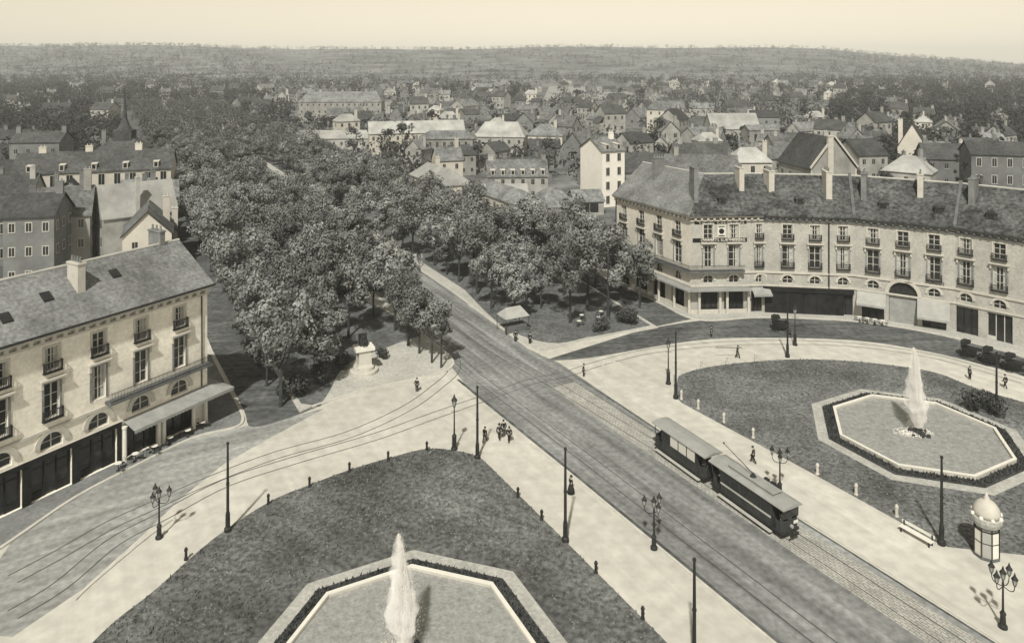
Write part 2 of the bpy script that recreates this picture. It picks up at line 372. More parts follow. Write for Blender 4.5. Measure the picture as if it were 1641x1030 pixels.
tufts(left_lawn, FL, 9000, 'rough grass of the near lawn below the avenue')

def octo(c, r, a0=R(5), n=8): return [c+Vector((r*math.cos(a0+i*2*math.pi/n), r*math.sin(a0+i*2*math.pi/n), 0)) for i in range(n)]
def ring(mb, c, r0, r1, z0, z1, a0=R(5)):
    A, B = octo(c, r0, a0), octo(c, r1, a0)
    for i in range(8):
        j = (i+1) % 8; mb.prism([A[i], A[j], B[j], B[i]], z0, z1)
def fountain(c, label, bed_label, path_label, a0, jet_h, seed):
    rnd = random.Random(seed)
    pm = MB(); ring(pm, c, 9.95, 11.1, 0, .115, a0); struct('fountain_path', pm, M_path)
    bm_ = MB(); ring(bm_, c, 8.78, 9.9, 0, .2, a0)
    for k in range(2600):
        a = rnd.uniform(0, 6.2832); rr = rnd.uniform(8.85, 9.8); seg = ((a-a0) % (math.pi/4))-math.pi/8
        p = c+Vector((math.cos(a), math.sin(a), 0))*(rr*math.cos(math.pi/8)/math.cos(seg)); p.z = .2
        q = rnd.uniform(0, 6.28); d = Vector((math.cos(q), math.sin(q), .3))*rnd.uniform(.06, .16)
        bm_.add([p-d, p+d, p+Vector((rnd.uniform(-.15, .15), rnd.uniform(-.15, .15), rnd.uniform(.1, .35)))], [[0, 1, 2]])
    tag(bm_.build('flower_bed', M_bed), bed_label, 'flower bed')
    t = thing('fountain', label, 'fountain', c)
    cm = MB(); ring(cm, c, 8.4, 8.72, -.1, .48, a0); cm2 = MB(); ring(cm2, c, 8.42, 8.74, .482, .56, a0)
    cm.build('basin_wall', M_trim, t); cm2.build('coping', M_coping, t)
    MB().prism(octo(c, 8.39, a0), -.1, .3).build('water', M_water, t)
    nz = MB()
    for k in range(26):
        a = rnd.uniform(0, 6.28); rr = rnd.uniform(.2, 1.1)
        nz.ball(c+Vector((rr*math.cos(a), rr*math.sin(a), .3+.15*rnd.random())), rnd.uniform(.15, .34), 6)
    nz.tube(c+Vector((0, 0, .2)), c+Vector((0, 0, 1.0)), .14, .08); nz.build('rock_nozzle', M_bronze, t)
    jt = MB(); o = c+Vector((0, 0, .9))
    def width(q): return (.2+.66*(q/.72)**1.1) if q < .72 else .85-(q-.72)*1.9        # q = 0 at the tip, 1 at the nozzle
    for k in range(46):                                     # rising threads of water
        a = rnd.uniform(0, 6.283); q0 = rnd.uniform(.0, .55); f = rnd.uniform(.1, .8); pv = None
        for i in range(9):
            q = 1-(1-q0)*i/8; w = width(q)*f; p = o+Vector((w*math.cos(a)-.5*(1-q)**2, w*math.sin(a), jet_h*(1-q)))
            if pv is not None and rnd.random() < .8: jt.tube(pv, p, .012+.02*(1-q), .012+.02*(1-q), 4, False)
            pv = p
    for k in range(24000):                                  # spray
        q = rnd.random()**.75; z = jet_h*(1-q); w = width(q)
        a = rnd.uniform(0, 6.283); rr = abs(rnd.gauss(0, .62))*w
        veil = rnd.random() < .1
        p = o+Vector((rr*math.cos(a)-.5*(1-q)**2-(veil*rnd.uniform(.1, 1.3)*q), rr*math.sin(a), z*rnd.uniform(.96, 1.0)))
        s = rnd.uniform(.010, .028); u_ = Vector((rnd.gauss(0, 1), rnd.gauss(0, 1), rnd.gauss(0, 1))).normalized(); v_ = u_.orthogonal()
        jt.add([p+u_*s, p+v_*s-u_*s*.4, p-v_*s-u_*s*.4], [[0, 1, 2]])
    for k in range(500):                                    # splash patch on the water
        a = rnd.uniform(0, 6.283); rr = rnd.uniform(.3, 1.6); p = c+Vector((rr*math.cos(a)-1.2*(k % 3 == 0), rr*math.sin(a)*.7, .31+.12*rnd.random()))
        s = rnd.uniform(.03, .1); jt.add([p+Vector((s, 0, 0)), p+Vector((0, s, 0)), p+Vector((-s, 0, 0)), p+Vector((0, -s, 0)), p+Vector((0, 0, s))], [[0, 1, 4], [1, 2, 4], [2, 3, 4], [3, 0, 4]])
    jt.build('water_jet', M_jet, t)
    for nm, f, mtl, top in (('spray_core', .62, M_spray_core, 1.0), ('spray_veil', 1.25, M_spray, .97)):
        sp_ = MB(); n = 16; rows_ = []
        ph = [rnd.uniform(0, 6.28) for _ in range(4)]
        for i in range(23):
            q = .012+.985*i/22; w = width(q)*f; zc = jet_h*top*(1-q)
            for k in range(n):
                a = 2*math.pi*k/n; wr = w*(1+.2*math.sin(3*a+ph[0]+q*9)+.16*math.sin(5*a+ph[1]-q*17)+.12*math.sin(q*41+ph[2]))*min(1, .35+q*9)
                rows_.append(o+Vector((wr*math.cos(a)-.5*(1-q)**2-(.25*math.sin(math.pi*q) if f > 1 else 0), wr*math.sin(a), zc)))
        sp_.add(rows_, [[i*n+k, i*n+(k+1) % n, (i+1)*n+(k+1) % n, (i+1)*n+k][::-1] for i in range(22) for k in range(n)]+[list(range(n)), [22*n+k for k in range(n)][::-1]])
        sp_.build(nm, mtl, t)
fountain(FR, 'octagonal stone basin with tall white water jet on the right-hand lawn', 'dark planted bed ringing the far octagonal basin', '', R(5), 8.6, 1)
fountain(FL, 'octagonal basin with white jet at the near edge, below the avenue', 'dark planted bed ringing the near octagonal basin', '', R(5), 7.6, 2)

# ------------------------------------------------------------------ facades of the two big buildings
def wall_panel(mb, P, L, z0, z1, ops, depth=.35):
    """wall in frame P(x, out, z) with openings (x0, x1, za, zb, arch)"""
    xs = sorted({0, L} | {o[0] for o in ops} | {o[1] for o in ops}); zs = sorted({z0, z1} | {o[2] for o in ops} | {o[3] for o in ops})
    xs = [x for x in xs if -1e-6 <= x <= L+1e-6]; zs = [z for z in zs if z0-1e-6 <= z <= z1+1e-6]
    for i in range(len(xs)-1):
        for j in range(len(zs)-1):
            cx, cz = (xs[i]+xs[i+1])/2, (zs[j]+zs[j+1])/2
            if any(o[0] < cx < o[1] and o[2] < cz < o[3] for o in ops): continue
            mb.poly([P(xs[i], 0, zs[j]), P(xs[i+1], 0, zs[j]), P(xs[i+1], 0, zs[j+1]), P(xs[i], 0, zs[j+1])])
    for x0, x1, za, zb, arch in ops:
        if arch:
            cx = (x0+x1)/2; rx = (x1-x0)/2; rz = min(rx, zb-za); zc = zb-rz
            for sg in (-1, 1):
                cor = P(cx+sg*rx, 0, zb)
                pts = [(cx+sg*rx*math.cos(t*math.pi/16), zc+rz*math.sin(t*math.pi/16)) for t in range(9)]
                for a, b in zip(pts, pts[1:]):
                    tri = [cor, P(b[0], 0, b[1]), P(a[0], 0, a[1])]
                    mb.poly(tri if sg > 0 else tri[::-1])
                    mb.poly([P(a[0], 0, a[1]), P(b[0], 0, b[1]), P(b[0], -depth, b[1]), P(a[0], -depth, a[1])])
            edges = [((x0, za), (x1, za)), ((x0, za), (x0, zc)), ((x1, za), (x1, zc))]
        else: edges = [((x0, za), (x1, za)), ((x0, zb), (x1, zb)), ((x0, za), (x0, zb)), ((x1, za), (x1, zb))]
        for a, b in edges:
            mb.poly([P(a[0], 0, a[1]), P(b[0], 0, b[1]), P(b[0], -depth, b[1]), P(a[0], -depth, a[1])])

def frame_of(A, B):
    ux = (B-A).normalized(); nn = Vector((ux.y, -ux.x, 0))
    return (lambda x, o, z: A+ux*x+nn*o+UP*z), (B-A).length, ux, nn

def pbox(mb, P, x0, x1, o0, o1, z0, z1):
    o = P(x0, o0, z0); mb.obox(o, P(x1, o0, z0)-o, P(x0, o1, z0)-o, P(x0, o0, z1)-o)

def window(parent, P, x0, x1, za, zb, rnd, rail=False, arch=False, hood=False, shut=False):
    w = MB(); d = -.26; fw = .09
    pbox(w, P, x0, x0+fw, d, d+.09, za, zb); pbox(w, P, x1-fw, x1, d, d+.09, za, zb)
    pbox(w, P, x0+fw, x1-fw, d, d+.09, za, za+fw); pbox(w, P, x0+fw, x1-fw, d, d+.09, zb-fw, zb)
    xm = (x0+x1)/2; pbox(w, P, xm-.05, xm+.05, d, d+.1, za+fw, zb-fw)
    n = 3 if zb-za > 2 else 2
    for k in range(1, n):
        z = za+(zb-za)*k/n
        for a, b in ((x0+fw, xm-.05), (xm+.05, x1-fw)): pbox(w, P, a, b, d+.01, d+.07, z-.03, z+.03)
    wo_ = w.build('window', M_frame, parent)
    g_ = MB(); g_.poly([P(x0, d-.02, za), P(x1, d-.02, za), P(x1, d-.02, zb), P(x0, d-.02, zb)]); g_.build('pane', M_glass, wo_)
    if rnd.random() < .6 and not arch:
        c_ = MB(); cw = (x1-x0)*rnd.uniform(.14, .3)
        for a, b in ((x0+fw, x0+fw+cw), (x1-fw-cw, x1-fw)):
            if rnd.random() < .8: pbox(c_, P, a, b, d-.015, d-.002, za+fw, zb-fw)
        if c_.v: c_.build('curtain', M_curtain, wo_)
    if rail:
        r_ = MB(); y0, y1 = .02, .42
        pbox(r_, P, x0-.22, x1+.22, .002, y1, za-.16, za-.06)
        pbox(r_, P, x0-.2, x1+.2, y1-.06, y1, za+.78, za+.84)
        for a in (x0-.2, x1+.14): pbox(r_, P, a, a+.06, .0021, y1-.062, za+.78, za+.84)
        k = x0-.18
        while k < x1+.2:
            pbox(r_, P, k, k+.045, y1-.05, y1-.01, za-.06, za+.78); k += .13
        for a in (x0-.19, x1+.15):
            for y in (.1, .22, .33): pbox(r_, P, a, a+.035, y, y+.035, za-.06, za+.78)
        r_.build('balcony_railing', M_iron, wo_)
    if hood:
        h_ = MB(); pbox(h_, P, x0-.42, x1+.42, .002, .5, zb+.34, zb+.5); pbox(h_, P, x0-.34, x1+.34, .002, .34, zb+.22, zb+.338)
        for a in (x0-.34, x1+.14): pbox(h_, P, a, a+.2, .003, .26, zb-.35, zb+.218)
        h_.build('window_hood', M_trim, wo_)
    elif not arch:
        s_ = MB(); pbox(s_, P, x0-.14, x1+.14, .002, .16, za-.2, za-.05) if not rail else None
        if not rail: s_.build('sill', M_trim, wo_)
    if not arch:
        t_ = MB()
        for a in (x0-.2, x1+.002): pbox(t_, P, a, a+.198, .0025, .07, za-.02, zb+.2)
        pbox(t_, P, x0, x1, .0025, .07, zb+.002, zb+.2); t_.build('surround', M_surround if hood else M_trim, wo_)
    return wo_

def cornice(parent, line, side, z, m=M_trim):
    """bracketed eaves cornice along a wall line (side = +1 if the street lies left of travel)"""
    c_ = MB()
    for w, za, zb in ((.3, -.75, -.55), (.62, -.12, .1), (.8, .102, .26)):
        a, b = offset(line, side*.003), offset(line, side*w)
        for i in range(len(line)-1): c_.prism([a[i], a[i+1], b[i+1], b[i]], z+za, z+zb)
    c_.build('cornice', m, parent)
    for i in range(len(line)-1):
        A, B = Vector(line[i]), Vector(line[i+1]); P, L, ux, nn = frame_of(A, B); k = .35
        if side > 0: nn = -nn
        while k < L-.3:
            o = A+ux*k+nn*.004+UP*(z-.52); MB().obox(o, ux*.34, nn*.55, UP*.39).build('bracket', m, parent); k += 1.0
def u_at(u, A, B):
    """distance along A-B where the photo column u meets it"""
    r = (u-820.5)/F; d = (B-A).normalized(); return (r*A.y-A.x)/(d.x-r*d.y)

def text(parent, s, P, x0, x1, o, z0, z1, m, name='lettering'):
    cu = bpy.data.curves.new('t', 'FONT'); cu.body = s; cu.align_x = 'LEFT'; cu.size = 1; cu.extrude = .02
    to = bpy.data.objects.new('t', cu); COL.objects.link(to)
    dg = bpy.context.evaluated_depsgraph_get(); me = bpy.data.meshes.new_from_object(to.evaluated_get(dg)); bpy.data.objects.remove(to)
    xs = [v.co.x for v in me.vertices]; zs = [v.co.y for v in me.vertices]
    ax, bx, az, bz = min(xs), max(xs), min(zs), max(zs); off = Vector(); q = parent
    while q is not None: off += q.location; q = q.parent
    for v in me.vertices:
        v.co = P(x0+(v.co.x-ax)/(bx-ax)*(x1-x0), o+v.co.z+.02, z0+(v.co.y-az)/(bz-az)*(z1-z0))-off
    me.materials.clear(); me.materials.append(m)
    ob = bpy.data.objects.new(name, me); COL.objects.link(ob); ob.parent = parent; return ob

def chimney(parent, p, ux, w, d, z0, z1, m=M_brick, pots=3):
    nn = Vector((-ux.y, ux.x, 0)); c_ = MB(); o = p-ux*w/2-nn*d/2
    c_.obox(o+UP*z0, ux*w, nn*d, UP*(z1-z0)); c_.obox(o-ux*.08-nn*.08+UP*(z1+.002), ux*(w+.16), nn*(d+.16), UP*.16)
    ch = c_.build('chimney', m, parent)
    q_ = MB()
    for k in range(pots): q_.lathe([(.13, 0), (.1, .5), (.12, .55)], 7, p+ux*(w*((k+.5)/pots-.5))+UP*(z1+.163))
    q_.build('chimney_pot', M_brick, ch)
    return ch

def balcony(parent, line, side, z, name='balcony'):
    s_ = MB(); a, b = offset(line, side*.004), offset(line, side*1.0)
    for i in range(len(line)-1): s_.prism([a[i], a[i+1], b[i+1], b[i]], z-.32, z-.06)
    bo = s_.build(name, M_dark_trim, parent)
    r_ = MB(); c = offset(line, side*.95)
    for i in range(len(c)-1):
        A, B = c[i], c[i+1]; d = (B-A).normalized(); L = (B-A).length
        r_.tube(A+UP*(z+.8), B+UP*(z+.8), .035, n=5); r_.tube(A+UP*(z+.05), B+UP*(z+.05), .03, n=5); k = .06
        while k < L: r_.tube(A+d*k+UP*(z-.06), A+d*k+UP*(z+.8), .02, n=4, cap=False); k += .15
    r_.build('railing', M_iron, bo)

def arch_trim(mb, P, cx, zc, r0, r1, o):
    n = 12
    for k in range(n):
        a, b = math.pi*k/n, math.pi*(k+1)/n
        q = [P(cx+r*math.cos(t), oo, zc+r*math.sin(t)) for oo in (.003, o) for r, t in ((r0, a), (r1, a), (r1, b), (r0, b))]
        mb.add(q, [[0, 1, 2, 3], [7, 6, 5, 4], [0, 4, 5, 1], [1, 5, 6, 2], [2, 6, 7, 3], [3, 7, 4, 0]])

# ---- left building
rnd = random.Random(3)
LC = Vector((-33.7, 82.8, 0)); LD = Vector((.52, .855, 0)).normalized(); LN = Vector((LD.y, -LD.x, 0)); LLEN = 38.0
LA = LC-LD*LLEN
lbd = thing('corner_house', 'pale stone corner building with slate roof and cafe awning at the left edge', 'building', LC)
P, L, ux, nn = frame_of(LA, LC)
bays = [LLEN-(3.4+4.35*k) for k in range(8)]
ops = []
for b in bays:
    ops += [(b-.62, b+.62, 11.5, 13.6, 0), (b-.68, b+.68, 7.15, 10.35, 0), (b-1.0, b+1.0, 4.35, 5.75, 1)]
for k, b in enumerate(bays): ops.append((b-1.8, b+1.8, .15, 3.6, 0))
w_ = MB(); wall_panel(w_, P, L, 0, 14.9, ops)
gb = -LN*11
w_.poly([LC, LC+gb, LC+gb+UP*14.9, LC+gb/2+UP*19, LC+UP*14.9]); w_.poly([LA, LA+UP*14.9, LA+gb/2+UP*19, LA+gb+UP*14.9, LA+gb])
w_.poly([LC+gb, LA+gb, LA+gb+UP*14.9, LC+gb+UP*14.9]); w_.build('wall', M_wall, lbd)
for k, b in enumerate(bays):
    window(lbd, P, b-.62, b+.62, 11.5, 13.6, rnd, rail=True)
    window(lbd, P, b-.68, b+.68, 7.15, 10.35, rnd, rail=(k > 2), hood=True)
    window(lbd, P, b-1.0, b+1.0, 4.35, 5.75, rnd, arch=True)
for b in bays: at = MB(); arch_trim(at, P, b, 4.75, 1.08, 1.55, .14); at.build('arch_moulding', M_trim, lbd)
sh = MB(); pbox(sh, P, 0, L-.4, -3.0, -2.9, 0, 3.9); pbox(sh, P, 0, L-.4, -2.89, -.02, 3.62, 3.7); sh.build('shop_interior', M_shop_in, lbd)
for b in bays:
    sf = MB()
    for xx in (b-1.75, b-.6, b+.5, b+1.65): pbox(sf, P, xx, xx+.1, -.35, -.25, .16, 3.59)
    pbox(sf, P, b-1.65, b-.6, -.33, -.27, .16, .8); pbox(sf, P, b+.6, b+1.65, -.33, -.27, .16, .8); pbox(sf, P, b-1.65, b+1.65, -.37, -.352, 2.8, 2.95)
    so = sf.build('shopfront', M_shop, lbd); MB().poly([P(b-1.75, -.36, .16), P(b+1.75, -.36, .16), P(b+1.75, -.36, 3.59), P(b-1.75, -.36, 3.59)]).build('pane', M_glass, so)
fa = MB(); pbox(fa, P, 0, L-9.9, .1605, .2, 3.65, 4.1)
for b0, b1 in zip([-2.0]+bays[::-1], bays[::-1]+[L+9]):
    xa, xb = max(0, b0+1.81), min(L-9.9, b1-1.81)
    if xb-xa > .2: pbox(fa, P, xa, xb, .004, .14, .14, 3.64)
fa.build('dark_shop_fascia', M_shop, lbd)
st = MB(); pbox(st, P, 0, L, .004, .16, 6.02, 6.3) ; pbox(st, P, 0, L, .004, .12, 3.86, 4.1); st.build('string_course', M_trim, lbd)
balcony(lbd, [LC-LD*11.5, LC-LD*.02], -1, 6.72)
cornice(lbd, [LA, LC], -1, 14.9)
for xx in (L-.5, L-2.0, L-5.5, L-6.05, L-9.75): MB().lathe([(.26, .15), (.22, .3), (.2, 3.3), (.26, 3.45), (.26, 3.6)], 10, P(xx, .42, 0)).build('column', M_coping, lbd)
dp = MB(); dp.tube(P(L-.75, .1, 4.2), P(L-.75, .1, 14.2), .07, n=6); dp.build('downpipe', M_iron, lbd)
# awning wrapping the corner
aw = MB(); zi, ze = 4.12, 3.55
A0, A1 = P(L-9.7, .01, 0), P(L, .01, 0); B0, B1 = P(L-9.7, 2.0, 0), P(L+2.0, 2.0, 0); A2, B2 = LC+gb*.95, LC+gb*.95+LD*2.0
for a, b, c, d in ((A0, A1, B1, B0), (A1+LD*.01, A2+LD*.01, B2, B1)):
    aw.add([a+UP*zi, b+UP*zi, c+UP*ze, d+UP*ze, a+UP*(zi-.06), b+UP*(zi-.06), c+UP*(ze-.06), d+UP*(ze-.06)], [[0, 3, 2, 1], [4, 5, 6, 7], [3, 7, 6, 2], [0, 1, 5, 4], [1, 2, 6, 5], [0, 4, 7, 3]])
for a, b in ((B0, B1), (B1, B2)):
    d = (b-a).normalized(); L_ = (b-a).length; k = 0
    while k < L_-.2: aw.poly([a+d*k+UP*(ze-.06), a+d*(k+.4)+UP*(ze-.06), a+d*(k+.4)+UP*(ze-.28), a+d*(k+.2)+UP*(ze-.36), a+d*k+UP*(ze-.28)]); k += .4
aw.build('awning', M_canvas_d, lbd)
rf = MB(); e0, e1 = LA+LN*.85-LD*.3, LC+LN*.85+LD*.35; r0, r1 = LA+gb/2-LD*.3, LC+gb/2+LD*.35; b0, b1 = LA+gb-LN*.4-LD*.3, LC+gb-LN*.4+LD*.35
for q in ((e0+UP*15.17, e1+UP*15.17, r1+UP*19.3, r0+UP*19.3), (r0+UP*19.3, r1+UP*19.3, b1+UP*15.17, b0+UP*15.17)):
    rf.add(list(q)+[p-UP*.15 for p in q], [[0, 1, 2, 3], [7, 6, 5, 4], [0, 4, 5, 1], [1, 5, 6, 2], [2, 6, 7, 3], [3, 7, 4, 0]])
rfo = rf.build('roof', M_slate_l, lbd)
rg = MB(); rg.tube(r0+UP*19.32, r1+UP*19.32, .14, n=6); rg.build('ridge_cap', M_zinc, rfo)
gt = MB(); gt.tube(e0+UP*15.2+LN*.05, e1+UP*15.2+LN*.05, .1, n=6); gt.build('gutter', M_iron, rfo)
chimney(rfo, LC-LD*12.5-LN*3.2, LN, 1.9, .75, 16.6, 19.9, M_trim, 4)
chimney(rfo, LC-LD*1.9-LN*6.3, LN, 2.2, .6, 18.2, 20.6, M_brick, 3)
chimney(rfo, LC-LD*23-LN*6, LN, 1.8, .7, 18.0, 20.6, M_brick, 3)
sk = MB()
for k, (a, c_) in enumerate(((16, 2.2), (20, 1.2), (9, 2.8))):
    p = LC-LD*a-LN*c_+UP*(15.17+(c_+.85)/6.35*4.13+.04); s = (LN*-1+UP*.65).normalized()
    sk.obox(p, LD*.9, s*1.1, UP*.12)
sk.build('skylight', M_iron, rfo)

# ---- right crescent building
RA = G(1108, 503); RS = RA+D2*20
rline = [RS, RA, Vector((39.6, 118.3, 0)), Vector((53.1, 116.4, 0)), Vector((64.9, 109.6, 0)), Vector((72.5, 102.0, 0)), Vector((80, 91.5, 0))]
rbd = thing('crescent_house', 'long curved pale stone terrace with painted wall signs across the square', 'building', RA)
rbays = {0: [1000, 1028, 1056, 1086], 1: [1135, 1176, 1219], 2: [1262, 1306, 1351], 3: [1399, 1447, 1497], 4: [1548, 1602], 5: [1652, 1700]}
special = {1447: 'portal', 1497: 'awning', 1399: 'awning', 1548: 'door', 1602: 'plain'}
segs = []
for si in range(6):
    A, B = rline[si], rline[si+1]; P, L, ux, nn = frame_of(A, B); segs.append((P, L, ux, nn))
    bx = [u_at(u, A, B) for u in rbays[si]]; ops = []
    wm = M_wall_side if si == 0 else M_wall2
    for u, b in zip(rbays[si], bx):
        ops += [(b-.74, b+.74, 11.75, 14.0, 0), (b-.84, b+.84, 7.35, 10.7, 0)]
        if u != 1447: ops.append((b-.8, b+.8, 4.75, 6.0, 1)); ops.append((b-1.55, b+1.55, .16, 4.0, 0))
        else: ops.append((b-1.9, b+1.9, .16, 6.3, 1))
    ops = [(max(.1, o[0]), min(L-.1, o[1]))+o[2:] for o in ops]
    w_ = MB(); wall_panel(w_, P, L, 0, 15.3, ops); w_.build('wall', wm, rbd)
    for u, b in zip(rbays[si], bx):
        at = MB()
        window(rbd, P, max(.1, b-.74), min(L-.1, b+.74), 11.75, 14.0, rnd, rail=(u > 1200 or u < 1100))
        window(rbd, P, max(.1, b-.84), min(L-.1, b+.84), 7.35, 10.7, rnd, rail=(si > 1 or u > 1200), hood=True)
        if u != 1447:
            window(rbd, P, max(.1, b-.8), min(L-.1, b+.8), 4.75, 6.0, rnd, arch=True)
            arch_trim(at, P, b, 5.2, .86, 1.2, .12)
            sf = MB(); x0, x1 = max(.1, b-1.55), min(L-.1, b+1.55)
            for t in (0, .33, .66): pbox(sf, P, x0+(x1-x0)*t, x0+(x1-x0)*t+.1, -.35, -.25, .17, 3.99)
            pbox(sf, P, x0+.1, x0+(x1-x0)*.33, -.33, -.27, .17, .7)
            so = sf.build('shopfront', M_shop if u < 1590 else M_frame, rbd); MB().poly([P(x0, -.36, .17), P(x1, -.36, .17), P(x1, -.36, 3.99), P(x0, -.36, 3.99)]).build('pane', M_glass, so)
        else:
            arch_trim(at, P, b, 4.4, 2.0, 2.5, .2)
            po = MB(); pbox(po, P, b-1.85, b+1.85, -.34, -.26, .17, 4.3); po.build('portal_door', M_canvas_d, rbd)
            MB().poly([P(b-1.9, -.3, 4.31), P(b+1.9, -.3, 4.31), P(b+1.9, -.3, 6.28), P(b-1.9, -.3, 6.28)]).build('fanlight', M_glass, rbd)
        at.build('arch_moulding', M_trim, rbd)
st = MB()
for z0, z1, w in ((6.32, 6.6, .2), (4.25, 4.5, .16)):
    a, b = offset(rline, -.004), offset(rline, -w)
    for i in range(6): st.prism([a[i], a[i+1], b[i+1], b[i]], z0, z1)
st.build('string_course', M_trim, rbd)
cornice(rbd, rline[:3], -1, 15.3); cornice(rbd, rline[2:], -1, 15.3, M_dark_trim)
balcony(rbd, [rline[0]+(rline[1]-rline[0])*.2, rline[1], rline[1]+(rline[2]-rline[1])*.72], -1, 6.95)
back = offset(rline, 12.5)
bk = MB()
for i in range(6): bk.poly([back[i+1], back[i], back[i]+UP*15.3, back[i+1]+UP*15.3])
mid = offset(rline, 6.2)
bk.poly([rline[0], back[0], back[0]+UP*15.3, mid[0]+UP*20.6, rline[0]+UP*15.3][::-1]); bk.poly([rline[-1], rline[-1]+UP*15.3, mid[-1]+UP*20.6, back[-1]+UP*15.3, back[-1]][::-1]); bk.build('back_wall', M_wall2, rbd)
ev = offset(rline, -.85); bv = offset(rline, 13.1)
def roof_part(i0, i1, m):
    q_ = MB()
    for i in range(i0, i1):
        for q in ((ev[i]+UP*15.6, ev[i+1]+UP*15.6, mid[i+1]+UP*21, mid[i]+UP*21), (mid[i]+UP*21, mid[i+1]+UP*21, bv[i+1]+UP*15.6, bv[i]+UP*15.6)):
            q_.add(list(q)+[p-UP*.2 for p in q], [[0, 1, 2, 3], [7, 6, 5, 4], [0, 4, 5, 1], [1, 5, 6, 2], [2, 6, 7, 3], [3, 7, 4, 0]])
    return q_.build('roof', m, rbd)
rf1 = roof_part(0, 1, M_slate_l); rf2 = roof_part(1, 6, M_slate_d)
rg = MB()
for i in range(6): rg.tube(mid[i]+UP*21.02, mid[i+1]+UP*21.02, .15, n=6)
rg.build('ridge_cap', M_zinc, rf2)
for si, u, back_, w, d, zt, m in ((0, 1055, 4.5, 2.2, .8, 22.6, M_brick), (1, 1112, 2.5, 2.6, .7, 22.6, M_brick), (1, 1185, 4.2, 2.2, .8, 22.3, M_trim), (1, 1232, 3.8, 2.4, .9, 21.8, M_trim), (2, 1325, 3.4, 2.8, .9, 22.0, M_trim),
                                  (3, 1385, 3.2, 2.4, .8, 21.9, M_brick), (3, 1475, 4.4, 2.2, .8, 22.2, M_trim), (4, 1560, 4.0, 2.4, .8, 22.2, M_brick), (5, 1690, 5, 2.4, .8, 22, M_brick)):
    P, L, ux, nn = segs[si]; x = u_at(u, rline[si]-nn*back_, rline[si+1]-nn*back_)
    chimney(rf1 if si == 0 else rf2, P(x, -back_, 0), nn, w, d, 17.2, zt, m, 4)
dm = MB()
for si, u in ((1, 1150), (1, 1205), (2, 1270), (2, 1345), (3, 1430), (4, 1530), (4, 1600)):
    P, L, ux, nn = segs[si]; x = u_at(u, rline[si], rline[si+1]); pbox(dm, P, x-.35, x+.35, -2.3, -1.4, 16.8, 17.35)
dm.build('skylight', M_iron, rf2)
for i in (3, 4):
    q_ = MB(); d_ = (rline[i+1]-rline[i]).normalized()*.22; a_, b_ = ev[i], mid[i]
    q_.add([a_-d_+UP*15.5, a_+d_+UP*15.5, b_+d_+UP*20.9, b_-d_+UP*20.9, a_-d_+UP*16.0, a_+d_+UP*16.0, b_+d_+UP*21.45, b_-d_+UP*21.45], [[3, 2, 1, 0], [4, 5, 6, 7], [0, 1, 5, 4], [1, 2, 6, 5], [2, 3, 7, 6], [3, 0, 4, 7]])
    q_.build('party_wall', M_dark_trim, rf2)
for si, u in ((1, 1162), (2, 1285), (3, 1415), (3, 1505), (4, 1585), (5, 1660)):
    P, L, ux, nn = segs[si]; x = u_at(u, rline[si], rline[si+1]); q_ = MB(); pbox(q_, P, x-.6, x+.6, -3.2, -1.0, 16.4, 17.9)
    q_.add([P(x-.8, -.85, 17.9), P(x+.8, -.85, 17.9), P(x+.8, -3.4, 17.9), P(x-.8, -3.4, 17.9), P(x, -.85, 18.5), P(x, -3.4, 18.5)], [[0, 1, 4], [1, 2, 5, 4], [3, 0, 4, 5], [2, 3, 5], [3, 2, 1, 0]])
    do = q_.build('dormer', M_slate_d, rf2); MB().poly([P(x-.42, -.985, 16.7), P(x+.42, -.985, 16.7), P(x+.42, -.985, 17.75), P(x-.42, -.985, 17.75)]).build('dormer_window', M_glass, do)
dp = MB(); P, L, ux, nn = segs[2]; x = u_at(1328, rline[2], rline[3]); dp.tube(P(x, .12, 0.1), P(x, .12, 14.7), .11, n=6); P, L, ux, nn = segs[0]; dp.tube(P(.3, .12, .1), P(.3, .12, 14.7), .1, n=6); dp.build('downpipe', M_iron, rbd)
# painted signs on the corner wall
P, L, ux, nn = segs[1]
a, b = u_at(1110, rline[1], rline[2]), u_at(1197, rline[1], rline[2])
sg = MB(); pbox(sg, P, a, b, .004, .06, 11.22, 11.86); so = sg.build('sign_board', M_shop, rbd); text(so, 'CORSETS SUR MESURE', P, a+1.3, b-.3, .062, 11.33, 11.78, M_letter)
sg = MB(); pbox(sg, P, a+.3, b-.1, .005, .05, 14.06, 14.54); so = sg.build('sign_board', M_shop, rbd); text(so, 'VICHY CELESTINS', P, a+.9, b-.5, .052, 14.12, 14.48, M_letter)
c = u_at(1156, rline[1], rline[2]); sg = MB(); pbox(sg, P, c-.65, c+.65, .005, .09, 12.0, 14.0-.1); so = sg.build('emblem_board', M_letter, rbd)
e_ = MB(); e_.lathe([(.42, 0), (.42, .03)], 16)
rot = Matrix((ux, UP, nn)).transposed(); e_.v = [P(c, .095, 12.95)+rot @ v for v in e_.v]; e_.build('emblem', M_shop, so)
for zz in (12.15, 13.6):
    q_ = MB(); pbox(q_, P, c-.5, c+.5, .095, .11, zz, zz+.16); q_.build('emblem_band', M_shop, so)
